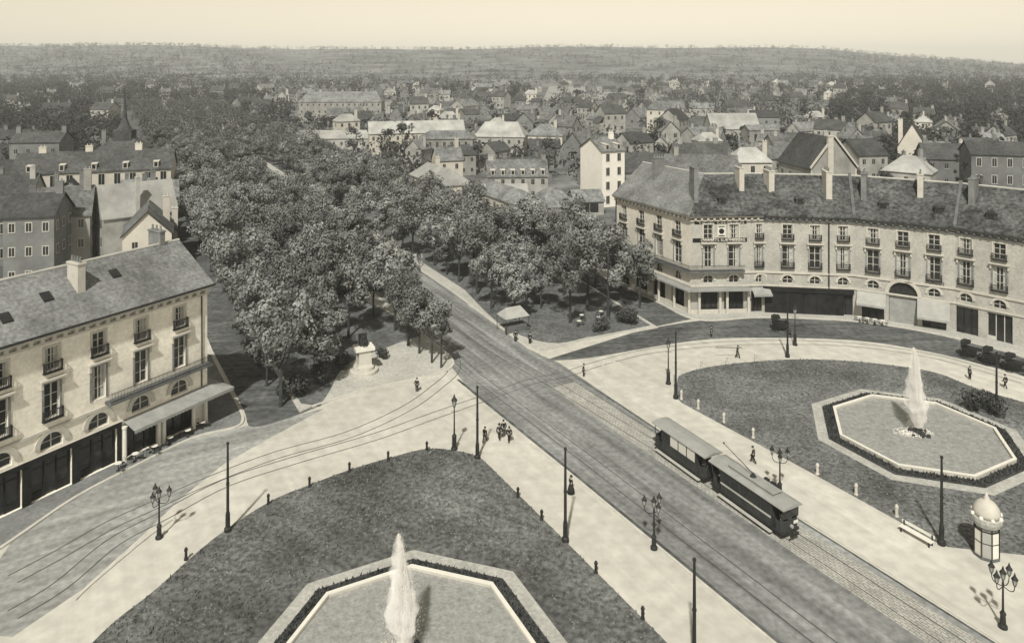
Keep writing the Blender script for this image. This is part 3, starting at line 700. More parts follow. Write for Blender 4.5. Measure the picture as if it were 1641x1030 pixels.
# sign, awnings and canopies at street level
P, L, ux, nn = segs[3]; c = u_at(1497, rline[3], rline[4]); text(rbd, 'TURCOS', P, c-1.1, c+1.3, .01, 6.6+.05, 7.1, M_letter_d, 'wall_lettering')
def street_awning(si, u0, u1, zi, ze, out, m, name='awning'):
    P, L, ux, nn = segs[si]; x0, x1 = u_at(u0, rline[si], rline[si+1]), u_at(u1, rline[si], rline[si+1]); q_ = MB()
    q = [P(x0, .17, zi), P(x1, .17, zi), P(x1, out, ze), P(x0, out, ze)]
    q_.add(q+[p-UP*.06 for p in q], [[3, 2, 1, 0], [4, 5, 6, 7], [2, 3, 7, 6], [0, 1, 5, 4], [1, 2, 6, 5], [3, 0, 4, 7]])
    k = x0
    while k < x1-.15: q_.poly([P(k, out, ze-.06), P(k+.3, out, ze-.06), P(k+.3, out, ze-.3), P(k+.15, out, ze-.36), P(k, out, ze-.3)]); k += .3
    q_.build(name, m, rbd)
street_awning(1, 1203, 1232, 4.1, 3.3, 1.5, M_canvas_d); street_awning(3, 1374, 1420, 4.2, 2.7, 1.7, M_canvas); street_awning(3, 1470, 1522, 4.3, 1.9, 1.3, M_canvas)
sh = MB(); P, L, ux, nn = segs[2]; x1 = L-.05; pbox(sh, P, .02, x1, .17, .4, 3.5, 4.2)
P1_, L1, u1_, n1_ = segs[1]; x0 = u_at(1200, rline[1], rline[2]); pbox(sh, P1_, x0+4.2, L1-.05, .17, .4, 3.5, 4.2)
for k in range(7): pbox(sh, P, .3+k*1.95, .42+k*1.95, .17, .3, .14, 3.5)
for k in range(6): pbox(sh, P, .42+k*1.95, .3+(k+1)*1.95, .17, .22, .14, 3.5)
sh.build('dark_shop_fascia', M_shop, rbd)
cl = [rline[0]+(rline[1]-rline[0])*.25, rline[1], rline[1]+(rline[2]-rline[1])*.8]
cn = MB(); a, b = offset(cl, -.17), offset(cl, -1.7)
for i in range(2): cn.prism([a[i], a[i+1], b[i+1], b[i]], 3.95, 4.2)
cno = cn.build('canopy', M_canvas_d, rbd)
b = offset(cl, -.5)
for i, tt in ((0, .5), (0, .75), (0, .98), (1, .15), (1, .5), (1, .62), (1, .98)):
    p = b[i]+(b[i+1]-b[i])*tt; MB().box(p.x-.18, p.x+.18, p.y-.18, p.y+.18, .13, 3.945).build('pilaster', M_trim, rbd)
sl = MB(); a, b = offset(cl, -.19), offset(cl, -.3)
for i in range(2): sl.prism([a[i], a[i+1], b[i+1], b[i]], .14, .75)
sl.build('plinth', M_trim, rbd)

# ------------------------------------------------------------------ houses of the town
def house_parts(root, w, D, eave, rise, wm, rm, cols=3, rows=2, chim=(), ridge='x', hip=0., dormers=0, winw=.9, winh=1.5, side_cols=0, trim=False, side_r=0, lean=0):
    x0, x1 = -w/2, w/2; wl = MB()
    wl.poly([(x0, 0, 0), (x1, 0, 0), (x1, 0, eave), (x0, 0, eave)]); wl.poly([(x1, D, 0), (x0, D, 0), (x0, D, eave), (x1, D, eave)])
    wl.poly([(x0, D, 0), (x0, 0, 0), (x0, 0, eave), (x0, D, eave)]); wl.poly([(x1, 0, 0), (x1, D, 0), (x1, D, eave), (x1, 0, eave)])
    if hip == 0:
        if ridge == 'x':
            wl.poly([(x0, D, eave), (x0, 0, eave), (x0, D/2, eave+rise)]); wl.poly([(x1, 0, eave), (x1, D, eave), (x1, D/2, eave+rise)])
        else:
            wl.poly([(x0, 0, eave), (x1, 0, eave), (0, 0, eave+rise)]); wl.poly([(x1, D, eave), (x0, D, eave), (0, D, eave+rise)])
    wl.build('wall', wm, root)
    r_ = MB(); o = .35; dz = .12
    if ridge == 'x':
        hx = hip*D/2; s = rise/(D/2)*o
        E = [Vector((x0-o, -o, eave-s+dz)), Vector((x1+o, -o, eave-s+dz)), Vector((x1+o, D+o, eave-s+dz)), Vector((x0-o, D+o, eave-s+dz))]
        Ra, Rb = Vector((x0-o*(hip == 0)+hx, D/2, eave+rise+dz)), Vector((x1+o*(hip == 0)-hx, D/2, eave+rise+dz))
    else:
        hy = hip*w/2; s = rise/(w/2)*o
        E = [Vector((x1+o, -o, eave-s+dz)), Vector((x1+o, D+o, eave-s+dz)), Vector((x0-o, D+o, eave-s+dz)), Vector((x0-o, -o, eave-s+dz))]
        Ra, Rb = Vector((0, -o*(hip == 0)+hy, eave+rise+dz)), Vector((0, D+o*(hip == 0)-hy, eave+rise+dz))
    fs = [[E[0], E[1], Rb, Ra], [E[2], E[3], Ra, Rb]]
    if hip: fs += [[E[1], E[2], Rb], [E[3], E[0], Ra]]
    for f in fs: r_.poly(f); r_.poly([p-UP*.18 for p in f][::-1])
    for i in range(4): a, b = E[i], E[(i+1) % 4]; r_.poly([a-UP*.18, b-UP*.18, b, a]) if (hip or i % 2 == 0) else None
    ro = r_.build('roof', rm, root)
    for cx, cy, cw, ct in chim:
        c_ = MB(); c_.box(cx-cw/2, cx+cw/2, cy-.35, cy+.35, eave, eave+rise+ct); c_.box(cx-cw/2-.07, cx+cw/2+.07, cy-.42, cy+.42, eave+rise+ct+.002, eave+rise+ct+.15)
        for k in range(2): c_.lathe([(.12, 0), (.1, .45)], 6, (cx-cw/4+k*cw/2, cy, eave+rise+ct+.152))
        c_.build('chimney', wm if cw > 1 else M_brick, ro)
    for k in range(dormers):
        d_ = MB(); dx = x0+w*(k+.5)/dormers; zb = eave+.25; yy = .25*D/2
        d_.box(dx-.55, dx+.55, .15, D*.3, zb, zb+1.35); d_.poly([(dx-.7, .05, zb+1.36), (dx+.7, .05, zb+1.36), (dx+.7, D*.35, zb+1.7), (dx-.7, D*.35, zb+1.7)])
        do = d_.build('dormer', M_trim, ro); MB().poly([(dx-.38, .145, zb+.15), (dx+.38, .145, zb+.15), (dx+.38, .145, zb+1.2), (dx-.38, .145, zb+1.2)]).build('dormer_window', M_glass, do)
    fh = eave/max(rows, 1)
    def win(c, nrm, z):
        m_ = MB(); t = Vector((-nrm.y, nrm.x, 0)); o_ = Vector(c)+nrm*.004
        m_.obox(o_-t*(winw/2)+UP*z, t*winw, nrm*.03, UP*winh)
        m_.cur = 1
        m_.obox(o_-t*(winw/2+.12)+UP*(z-.14), t*(winw+.24), nrm*.09, UP*.13)
        if trim:
            m_.obox(o_-t*(winw/2+.13)+UP*z, t*.127, nrm*.05, UP*winh); m_.obox(o_+t*(winw/2+.003)+UP*z, t*.127, nrm*.05, UP*winh)
            m_.obox(o_-t*(winw/2+.13)+UP*(z+winh+.003), t*(winw+.26), nrm*.06, UP*.14)
        m_.obox(o_-t*.03+nrm*.031+UP*z, t*.06, nrm*.02, UP*winh)
        m_.build('window', [M_glass, M_frame], root)
    for r in range(rows):
        z = fh*r+(fh-winh)*.55
        for k in range(cols): win((x0+w*(k+.5)/cols, 0, 0), Vector((0, -1, 0)), z)
        for k in range(side_cols):
            win((x0, D*(k+.5)/side_cols, 0), Vector((-1, 0, 0)), z)
        for k in range(side_r): win((x1, D*(k+.5)/side_r, 0), Vector((1, 0, 0)), z)
    if lean:
        xs_ = x1 if lean > 0 else x0; l_ = MB(); sg = 1 if lean > 0 else -1; a_, b_ = sorted((xs_+sg*.004, xs_+lean))
        l_.box(a_, b_, D*.15, D*.8, 0, eave*.5); lo_ = l_.build('lean_to', wm, root)
        l_ = MB(); l_.add([(xs_+sg*.004, D*.1, eave*.82), (xs_+sg*.004, D*.85, eave*.82), (xs_+lean*1.08, D*.85, eave*.5+.01), (xs_+lean*1.08, D*.1, eave*.5+.01)], [[0, 1, 2, 3] if sg < 0 else [3, 2, 1, 0]]); l_.build('lean_to_roof', rm, lo_)
PLACED = []
def house(name, label, u, v, w, D, eave, rise, yaw, wall=1, roof=1, anchor=0., cat='house', group=None, **kw):
    """front face centre (anchor -.5 / .5 = left / right front corner) stands where photo pixel (u, v) meets the ground"""
    p = G(u, v); r = thing(name, label, cat, (0, 0, 0), group)
    house_parts(r, w, D, eave, rise, M_hw[wall], M_hr[roof], **kw)
    rz = R(yaw); off = Matrix.Rotation(rz, 3, 'Z') @ Vector((anchor*w, 0, 0))
    r.location = p-off; r.rotation_euler = (0, 0, rz)
    c = p-off+Matrix.Rotation(rz, 3, 'Z') @ Vector((0, D/2, 0)); PLACED.append((c.x, c.y, max(w, D)*.5+.5))
    return r
AVY = math.degrees(math.atan2(N2.y, N2.x))          # yaw of a house square to the avenue
# middle distance, right of the avenue
house('tall_house', 'tall narrow house with a blank white gable wall', 965, 333, 7.2, 11.5, 15.2, 3, AVY-3, 3, 1, anchor=-.5, cols=2, rows=4, chim=((2.4, 5, 1.4, 1.2), (-2.6, 5, .8, .9)), winw=1.0, winh=2.0, dormers=2, trim=True)
house('garage', 'low shed with a wide dark doorway in front of the tall white house', 945, 345, 7.5, 9, 3.6, 2.2, 8, 1, 1, cols=1, rows=1, winw=4.6, winh=2.4)
house('workshop', 'big grey pitched roof on low walls just left of the dark doorway', 900, 352, 9, 12, 3.4, 3.6, 20, 1, 1, cols=2, rows=1, hip=.5)
house('street_house', 'bright low house with five dark windows facing the avenue trees', 757, 330, 9, 24, 6.2, 3.4, AVY, 0, 0, anchor=.5-.0, cols=2, rows=1, side_cols=5, winw=1.1, winh=2.1, ridge='y', hip=.6, chim=((2.6, 20, 1.2, 1.4),))
house('street_house', 'long low bright house half hidden by trees left of the curved terrace', 868, 350, 8, 25, 4.4, 2.6, AVY, 0, 1, anchor=.5-.0, cols=2, rows=1, side_cols=6, winw=1.0, winh=1.7, ridge='y', hip=.5)
house('mansard_house', 'grey house with a row of small dormers above the avenue trees', 830, 322, 17, 10, 7, 4, 4, 1, 1, cols=6, rows=2, dormers=6, chim=((-7.5, 5, 1.6, 1.2), (7.8, 5, 1.2, 1)))
house('stable', 'low building with a pale flat roof in front of the dormered house', 812, 335, 11, 8, 4.6, 1.4, 4, 1, 0, cols=4, rows=1)
house('town_house', 'narrow tall house with a chimney left of the dormered house', 722, 300, 8, 9, 8.5, 3.5, AVY-10, 0, 1, cols=2, rows=2, side_cols=2, chim=((3, 4.5, 1.2, 2.4),))
house('long_house', 'long house with a pale roof and blank white gable end above the trees', 592, 250, 40, 11, 9.2, 4.4, 14, 0, 0, anchor=-.5, cols=12, rows=2, chim=((-9, 5.5, 1, .9), (8, 5.5, 1.2, 1)))
house('barrack', 'two storey building with regular windows right of the white gable end', 718, 262, 22, 10, 9.5, 2.6, 5, 1, 1, cols=8, rows=2, hip=.8, winh=2)
house('market_shed', 'long low shed with a bright roof left of the white gable end', 535, 240, 30, 11, 5, 3.0, 3, 1, 0, cols=9, rows=1, winh=1.4)
house('hall', 'hall with a broad cream roof behind the regular windows building', 800, 255, 20, 16, 9, 5.2, -6, 1, 0, cols=5, rows=2, hip=.4)
house('villa', 'square villa with hipped roof and two rows of windows right of the cream roof', 872, 250, 15, 12, 8.5, 4.2, -10, 0, 1, cols=4, rows=2, hip=.9, chim=((4, 6, 1.2, 1.4),))
house('school', 'wide grey institution with ranks of windows far behind the bright shed', 545, 196, 52, 16, 13, 6, 2, 1, 1, cols=14, rows=3, hip=.5, chim=((-14, 8, 1.4, 1.2), (0, 8, 1.4, 1.2), (15, 8, 1.4, 1.2)))
house('tower_house', 'small pale tower like house standing among dark trees near the skyline', 1050, 214, 9, 9, 13, 4, -10, 0, 1, cols=2, rows=3, hip=.9)
house('factory_shed', 'factory shed with a big bright pitched roof beyond the curved terrace', 1180, 226, 24, 14, 6, 7, 3, 1, 0, cols=6, rows=1)
house('annexe', 'pink toned annexe with two dark doors in front of the factory shed', 1225, 237, 14, 9, 8, 2, 6, 1, 1, cols=2, rows=1, winw=2.4, winh=4)
house('terrace_house', 'dark roofed house with a chimney stack just behind the side wing', 1035, 318, 13, 10, 8, 4.6, AVY-6, 1, 2, cols=3, rows=2, chim=((5, 5, 1.2, 1.6), (-5, 5, .9, 1)))
gh = house('gable_house', 'big grey house with a tall white chimney running up its gable', 1336, 345, 12.5, 16, 12.2, 7.6, 10, 1, 2, ridge='y', cols=2, rows=2, side_cols=4, lean=3, chim=((3.5, 9, 1.2, .6),), winw=.9, winh=1.4)
q_ = MB(); q_.box(-2.0, -.5, -.75, -.003, 0, 20.2); q_.box(-2.15, -.35, -.9, .15, 20.203, 20.5); o_ = q_.build('white_chimney', M_trim); o_.parent = gh
q_ = MB()
for sg in (-1, 1): q_.obox((sg*6.6, -.45, 12.0), (-sg*6.55, 0, 8.0), (0, .3, 0), (sg*.22, 0, .5)); q_.box(sg*6.25-.2, sg*6.25+.2, -.12, -.004, 0, 12.0)
o_ = q_.build('pale_verge', M_trim); o_.parent = gh
house('gable_house', 'light grey house with narrow windows right of the tall white chimney', 1400, 318, 9, 12, 12.5, 4, 10, 1, 2, cols=3, rows=3)
house('chapel', 'chapel like house with one bright triangular gable', 1462, 283, 9, 18, 10, 8, -28, 0, 2, ridge='y', cols=1, rows=1, chim=((-3.6, 4, 1.4, 1),))
house('pavilion', 'small pavilion with a pyramid roof lit on two sides below the chapel gable', 1452, 330, 12, 9, 9.4, 3.8, -38, 1, 0, cols=3, rows=2, hip=.98)
house('arcade_house', 'dark house with pale arched windows at the right edge', 1606, 330, 15, 10, 14, 3, -14, 2, 2, cols=4, rows=3, winw=1.1, winh=2.2, trim=True)
house('row_house', 'long low house with square white windows behind the curved terrace roof', 1262, 300, 22, 10, 9, 3.2, 6, 1, 1, cols=7, rows=2, chim=((-8, 5, 1.4, 1.2), (6, 5, 1.4, 1.4)))
house('row_house', 'grey roofed house with two tall chimneys behind the light roofed side wing', 1130, 300, 18, 10, 9, 4.2, 4, 1, 2, cols=5, rows=2, chim=((-6.5, 5, 1.4, 1.6), (5, 5, 1.4, 1.5)))
house('row_house', 'slate roofed house with a pale end wall right of the arched portal roof', 1540, 305, 20, 10, 9.5, 4.2, -12, 2, 2, cols=5, rows=2, chim=((-8.6, 5, 1.4, 1.2),))
house('row_house', 'pale low house tucked between factory shed and the dark gable house', 1290, 262, 24, 11, 7, 3.6, 4, 1, 1, cols=6, rows=1, chim=((-9.6, 5, 1.2, 1.1),))
# behind the left-hand building
house('boulevard_house', 'long pale house with paired windows and a slate roof along the left side street', 150, 362, 34, 11, 13.2, 4.2, 18, 0, 2, cols=10, rows=3, winw=1.3, winh=2.6, dormers=5, chim=((-12, 5.5, 1.6, 1.2), (-2, 5.5, 1.6, 1.2), (9, 5.5, 1.6, 1.4)), trim=True)
house('barn_house', 'house with a steep bright roof slope behind the left corner building', 158, 428, 8.5, 13, 10.2, 5.4, -50, 1, 0, ridge='y', cols=2, rows=3, winh=1.8, chim=((3.6, 6, 1.2, 1.4), (-3.4, 9, .9, 1)), side_cols=4)
house('quoin_house', 'house with white framed windows behind the left corner roof', 46, 462, 8, 9, 12.6, 3.2, 12, 2, 2, cols=3, rows=3, trim=True, side_r=3, chim=((3.4, 4.5, 1.2, 2),))
house('back_house', 'grey backyard house with a dark chimney rising beside the bright roof slope', 100, 440, 9, 9, 11, 4.6, 22, 1, 1, cols=3, rows=3, side_r=2, trim=True, chim=((3.6, 4, 1.3, 3.2),))
house('back_house', 'low pale gabled back house touching the left corner roof', 236, 452, 8, 12, 8.6, 4.0, 24, 0, 1, ridge='y', cols=2, rows=2, side_r=3, chim=((3, 8, 1.2, 1.2),))
for k, (u, v, w, D, e, ri, yw, wa, ro, lab) in enumerate((
    (20, 425, 8, 7, 9.5, 3.4, 30, 2, 2, 'dark little house squeezed in at the left edge, above the corner roof'), (75, 408, 7, 8, 8.5, 3.6, -20, 1, 2, 'small dark roofed house just left of the bright roof slope'),
    (195, 405, 6, 8, 8.5, 3.2, -25, 1, 2, 'narrow dark roofed house just right of the bright roof slope'), (262, 425, 5, 6, 6.5, 2.4, 24, 0, 2, 'tiny bright walled house nearest the left side street'),
    (225, 378, 7, 7, 9, 3.4, 30, 2, 1, 'grey little house below the long slate roof, right end'), (105, 388, 7, 7, 9, 4, 20, 2, 2, 'dark little house below the long slate roof, left end'), (15, 385, 9, 8, 10, 4, 14, 1, 2, 'house with three stacks at the left edge, below the long slate roof'))):
    house('back_house', lab, u, v, w, D, e, ri, yw, wa, ro, cols=2, rows=2, trim=True, side_r=2, side_cols=2, winh=1.8, ridge='y' if k % 2 else 'x', chim=((w*.4, D*.4, 1.1, 1.6), (-w*.36, D*.6, .8, 1.2)), group='crowded back houses behind the left corner building')
house('side_house', 'house in the side street with small paired windows left of the plane trees', 240, 392, 11, 9, 10, 3, 24, 1, 1, cols=4, rows=3, trim=True)
house('old_house', 'dark walled house with pale end walls at the far left edge', 55, 292, 15, 11, 13, 3, 8, 2, 2, cols=4, rows=2, chim=((-7, 5, 1.4, 1.5), (7, 5, 1.4, 1.5)))
sp = house('spire_pavilion', 'dark mansard pavilion crowned by a slender spire on the left', 190, 310, 13, 11, 13, 4, 10, 2, 2, cols=3, rows=2, hip=.9, chim=((-5.8, 5.5, 1.2, 1.2),))
q_ = MB(); q_.box(-2.6, 2.6, 3, 8, 15, 18.4); q_.lathe([(2.4, 18.4), (1.4, 20.2), (.75, 22), (.45, 25), (.22, 29), (.05, 31.5)], 8, (0, 5.5, 0)); o_ = q_.build('spire', M_hr[2]); o_.parent = sp
house('left_house', 'low pale roofed house between the spire pavilion and the long slate roof', 130, 322, 13, 9, 8.6, 2.4, 8, 1, 0, cols=4, rows=2)

# ------------------------------------------------------------------ trees
def leaf_cards(mb, rnd, c, r, n, size, flat=1.0):
    for _ in range(n):
        d = Vector((rnd.gauss(0, 1), rnd.gauss(0, 1), rnd.gauss(0, 1)*flat)).normalized()
        p = c+d*r*rnd.random()**.22
        nrm = (d*1.2+Vector((rnd.gauss(0, .33), rnd.gauss(0, .33), rnd.gauss(0, .33)+.1))).normalized()
        a = nrm.orthogonal().normalized(); a = Matrix.Rotation(rnd.uniform(0, 6.28), 3, nrm) @ a; b = nrm.cross(a)
        s = size*rnd.uniform(.6, 1.3)
        mb.add([p-a*s*.5, p-b*s*.3+nrm*s*.1, p+a*s*.55, p+b*s*.33-nrm*s*.05], [[0, 1, 2, 3]])
def make_tree(name, label, cat, seed, h, cr, base, nl, nleaf, size, m, group, shape='round'):
    rnd = random.Random(seed); t = thing(name, label, cat, (0, 0, 0), group)
    tk = MB(); zt = base+(h-base)*.45
    tk.tube((0, 0, -.1), (rnd.uniform(-.1, .1), rnd.uniform(-.1, .1), base), .2*h/11, .14*h/11, 7); tk.tube((0, 0, base), (0, 0, zt), .14*h/11, .05, 6)
    cw = MB(); cen = []
    hz = (h-base)/2
    for k in range(nl):
        if shape == 'round':
            d = Vector((rnd.gauss(0, 1), rnd.gauss(0, 1), rnd.gauss(.15, 1))).normalized(); q = rnd.uniform(.5, .84)
            c = Vector((d.x*cr*q, d.y*cr*q, base+hz+d.z*hz*q)); rr = cr*rnd.uniform(.22, .46)
        else:
            f = rnd.random(); c = Vector((rnd.gauss(0, .35)*cr*(1-f*.7), rnd.gauss(0, .35)*cr*(1-f*.7), base+(h-base)*f*.92)); rr = cr*rnd.uniform(.35, .55)*(1-f*.6)
        cen.append(c); leaf_cards(cw, rnd, c, rr, nleaf//nl, size)
    for c in cen[:5]:
        s = Vector((0, 0, base*rnd.uniform(.85, 1.15))); tk.tube(s, s+(c-s)*.85, .08*h/11, .03, 5, False)
    tk.build('trunk', M_bark, t); cw.build('crown', m, t)
    return t
rnd = random.Random(11)
protos = [make_tree('plane_tree', 'x', 'tree', 100+k, (11.0, 13.2, 9.8, 12.0, 14.0, 10.0)[k], (3.4, 3.9, 3.0, 3.6, 4.1, 2.8)[k], (3.4, 3.8, 3.2, 3.5, 3.8, 3.2)[k], 20, 3100, .44, M_leaf[0], 'plane trees of the avenue promenades') for k in range(6)]
rows = [(36.8, 'kerb row left of the avenue'), (29.8, 'second row left of the avenue'),
        (23.6, 'third row left of the avenue'), (17.6, 'outer row by the left side street'),
        (54.6, 'kerb row right of the avenue'), (61.4, 'second row right of the avenue'),
        (68.2, 'third row right of the avenue'), (75.0, 'outer row by the curved terrace')]
far_spots = []; first = set()
for ri, (t, where) in enumerate(rows):
    s = (91.5, 106, 92, 89, 101, 96, 94, 96)[ri]; k = 0
    while s < 640:
        jt, js = rnd.uniform(-.8, .8), rnd.uniform(-.8, .8); rmp = lambda a, b: max(0., min(1., (s-a)/(b-a))); lean = (3.6*rmp(135, 165)-3.4*rmp(185, 205)+3.8*rmp(285, 310))*(1 if ri == 0 else (-1 if ri == 4 else 0)); p = P2(s+js, t+jt+lean); p.z = .12
        if ri == 7 and s > 140: break
        far = s > 335
        if far: far_spots.append((p, rnd.uniform(.85, 1.1)))
        else:
            q = 'nearest plane tree in the ' if k == 0 else ('second nearest plane tree in the ' if k == 1 else 'leafy plane tree in the ')
            o = protos[rnd.randrange(6)] if False else None
            pi = rnd.randrange(6); pr = protos[pi]
            dist = 'near part of the ' if s < 150 else ('middle part of the ' if s < 230 else 'far part of the ')
            lab = (q if k < 2 else 'plane tree in the '+dist)+where
            sc = rnd.uniform(.88, 1.12)
            if ri == 0 and k == 0: sc = .8; p = G(672, 566, .12)
            args = dict(loc=p, rz=rnd.uniform(0, 6.28), scale=(sc, sc, sc*rnd.uniform(.92, 1.08)), label=lab)
            if pi not in first:
                first.add(pi); pr.location = p; pr.rotation_euler = (0, 0, args['rz']); pr.scale = args['scale']; pr['label'] = lab
            else: copy_tree(pr, **args)
        if s > 130 and rnd.random() < .07: s += 5
        s += (6.7 if s < 200 else 7.2)*rnd.uniform(.88, 1.12); k += 1
# two slim young trees at the avenue corner
slim = make_tree('plane_tree', 'slim young plane tree at the avenue corner, left of the two', 'tree', 140, 8.6, 2.0, 4.4, 14, 900, .45, M_leaf[0], 'plane trees of the avenue promenades')
slim.location = G(692, 581, .12); copy_tree(slim, loc=G(707, 589, .12), rz=2.1, label='slim young plane tree at the avenue corner, right of the two')
# undergrowth shrubs at the foot of the left block
def bush_mesh(seed, r, h, n, size):
    rnd = random.Random(seed); cw = MB()
    for k in range(9): leaf_cards(cw, rnd, Vector((rnd.uniform(-.6, .6)*r, rnd.uniform(-.6, .6)*r, h*rnd.uniform(.25, .65))), r*.5, n//9, size)
    return cw
bush = bush_mesh(5, 1.5, 2.2, 700, .3).build('shrub', M_leaf[1])
bsp = [((545, 588), 1.0, 'dark shrub touching the left side of the monument'), ((610, 575), .7, 'dark shrub touching the right side of the monument'), ((470, 640), 1.3, 'rounded shrub below the nearest left-hand plane trees'), ((520, 610), 1.2, 'rounded shrub left of the monument, one step away'),
       ((1565, 655), 1.1, 'left shrub of the dark pair on the far edge of the right lawn'), ((1590, 662), 1.0, 'right shrub of the dark pair on the far edge of the right lawn'), ((1003, 520), 1.2, 'shrub at the foot of the side wing awning'), ((965, 532), 1.0, 'shrub under the front trees of the right promenade')]
for k, ((u, v), s, lab) in enumerate(bsp):
    p = G(u, v, .1)
    if k == 0: bush.location = p; tag(bush, lab, 'shrub', 'low shrubs on the square')
    else:
        c = bush.copy(); COL.objects.link(c); c.location = p; c.scale = (s, s, s*1.1); c.rotation_euler = (0, 0, k*1.3); c['label'] = lab
bush.rotation_euler = (0, 0, .4)

# garden trees and filler houses of the town
gt_protos = [make_tree('garden_tree', 'x', 'tree', 200+k, (9, 11, 8, 10)[k], (3.6, 4.2, 3.4, 3.0)[k], 2.0, 14, 520, .85, M_leaf[1 if k % 2 else 2], 'garden trees between the houses') for k in range(4)]
pop = make_tree('poplar', 'x', 'tree', 300, 15, 1.7, 1.5, 16, 420, .75, M_leaf[2], 'dark poplars among the houses', 'tall')
hp = []
for k in range(9):
    w, D, e, ri = [(10, 9, 6, 3.6), (14, 9, 6.5, 3.4), (8, 10, 7.5, 4), (18, 10, 6, 3.8), (11, 8, 8.5, 3.2), (9, 8, 5, 3.2), (22, 12, 7, 4.5), (12, 10, 9.5, 4.0), (10, 12, 6, 5)][k]
    r = thing('town_house', 'x', 'house', (0, 0, 0), 'small houses of the town beyond the square')
    house_parts(r, w, D, e, ri, M_hw[(1, 2, 1, 2, 0, 2, 1, 1, 2)[k]], M_hr[(1, 2, 1, 2, 0, 2, 1, 2, 1)[k]], cols=(2, 3, 2, 4, 3, 2, 4, 3, 1)[k], rows=(1, 1, 2, 1, 2, 1, 1, 2, 1)[k], chim=((w*.42, D*.45, 1.3, 1.6), (-w*.2, D*.6, .8, 1.2)) if k % 3 else ((-w*.34, D/2, 1.4, 1.7), (w*.4, D/2, 1.0, 1.3), (w*.05, D*.4, .7, .9)), ridge='y' if k in (2, 8) else 'x', hip=.8 if k == 4 else 0., winw=1.1, winh=1.7, lean=(3.2, 0, -2.6, 3.5, 0, -2.4, 4, -3, 2.6)[k], side_cols=(1, 0, 2, 0, 1, 0, 0, 1, 2)[k], side_r=(0, 1, 0, 1, 0, 1, 1, 0, 0)[k])
    hp.append(r)
desc = [('pale', 'grey roof'), ('grey', 'dark roof'), ('grey', 'steep grey roof'), ('dark walled long', 'grey roof'), ('bright', 'pale hipped roof'), ('small grey', 'dark roof'), ('long grey', 'pale roof'), ('bright two storey', 'dark roof'), ('grey gable fronted', 'grey roof')]
LAND = [(150, 'the long left roof'), (190, 'the spire'), (535, 'the market shed'), (640, 'the long white gabled house'), (800, 'the cream roof'), (962, 'the tall white house'), (1050, 'the tower house'), (1180, 'the factory shed'), (1336, 'the white chimney gable'), (1460, 'the bright triangular gable'), (1600, 'the arched windows house')]
def corridor(x, y):
    p = Vector((x, y, 0)); t = p.dot(N2); return 4 < t < 86
used = {}
rnd = random.Random(21); firsth = set(); n = 0; tries = 0
while n < 296 and tries < 60000:
    tries += 1
    y = 205*(1150/205)**(rnd.random()**.85); u = rnd.uniform(-20, 1660)
    if u > 1350 and y > 420 and rnd.random() < .6: continue
    if u < 430 and rnd.random() < .5: continue
    x = (u-820.5)*y/F
    if corridor(x, y) and y < 700: continue
    if u > 1090 and y < 150: continue
    pi = rnd.randrange(9) if u > 430 else rnd.choice((1, 3, 5, 7, 0)); rad = (4.2, 5.8, 4.6, 7, 5.2, 4.4, 8.5, 5.6, 5.2)[pi]
    if any((x-a)**2+(y-b)**2 < (c+rad)**2 for a, b, c in PLACED): continue
    PLACED.append((x, y, rad)); n += 1
    lm = min(LAND, key=lambda q: abs(q[0]-u)); v = V0+H*F/y
    pos = ('left of ' if u < lm[0]-25 else ('right of ' if u > lm[0]+25 else 'in line with '))+lm[1]
    dd = 'nearer,' if y < 330 else ('further back,' if y < 560 else 'far off,')
    lab = f'{desc[pi][0]} house, {desc[pi][1]}, {dd} {pos}'
    sc = rnd.uniform(.72, 1.08); args = dict(loc=(x, y, hill(x, y)-.1), rz=R(rnd.choice((-35, -20, -8, 4, 12, 25, 30, 58))+rnd.uniform(-5, 5)), scale=(sc, sc, sc*rnd.uniform(.9, 1.15)))
    if pi not in firsth:
        firsth.add(pi); r = hp[pi]; r.location = args['loc']; r.rotation_euler = (0, 0, args['rz']); r.scale = args['scale']; r['label'] = lab
    else: copy_tree(hp[pi], label=lab, **args)
firstt = set(); n = 0; tries = 0; TP = []
while n < 285 and tries < 20000:
    tries += 1
    y = 150*(1000/150)**rnd.random(); u = rnd.uniform(-20, 1660); x = (u-820.5)*y/F
    if u < 320 and y < 190: continue
    if 890 < u < 1015 and y < 260: continue
    if 690 < u < 880 and y < 215: continue
    if rnd.random() < .3 and not (u < 300 or u > 1250): continue
    if corridor(x, y) and y < 800: continue
    if u > 960 and y < 150+ (u > 1050)*20: continue
    if any((x-a)**2+(y-b)**2 < (c*.75+1.5)**2 for a, b, c in PLACED): continue
    if any((x-a)**2+(y-b)**2 < 12 for a, b in TP): continue
    TP.append((x, y)); n += 1; lm = min(LAND, key=lambda q: abs(q[0]-u))
    isp = rnd.random() < .12; pr = pop if isp else gt_protos[rnd.randrange(4)]; key = pr.name
    pos = ('left of ' if u < lm[0]-25 else ('right of ' if u > lm[0]+25 else 'in line with '))+lm[1]
    dd = 'near' if y < 260 else ('mid distance' if y < 480 else 'distant')
    lab = f'{dd} dark pointed poplar, {pos}' if isp else f'{dd} rounded garden tree, {pos}'
    sc = rnd.uniform(.75, 1.25); args = dict(loc=(x, y, hill(x, y)-.1), rz=rnd.uniform(0, 6.28), scale=(sc, sc, sc*rnd.uniform(.85, 1.2)))
    if key not in firstt:
        firstt.add(key); pr.location = args['loc']; pr.scale = args['scale']; pr['label'] = lab
    else: copy_tree(pr, label=lab, **args)
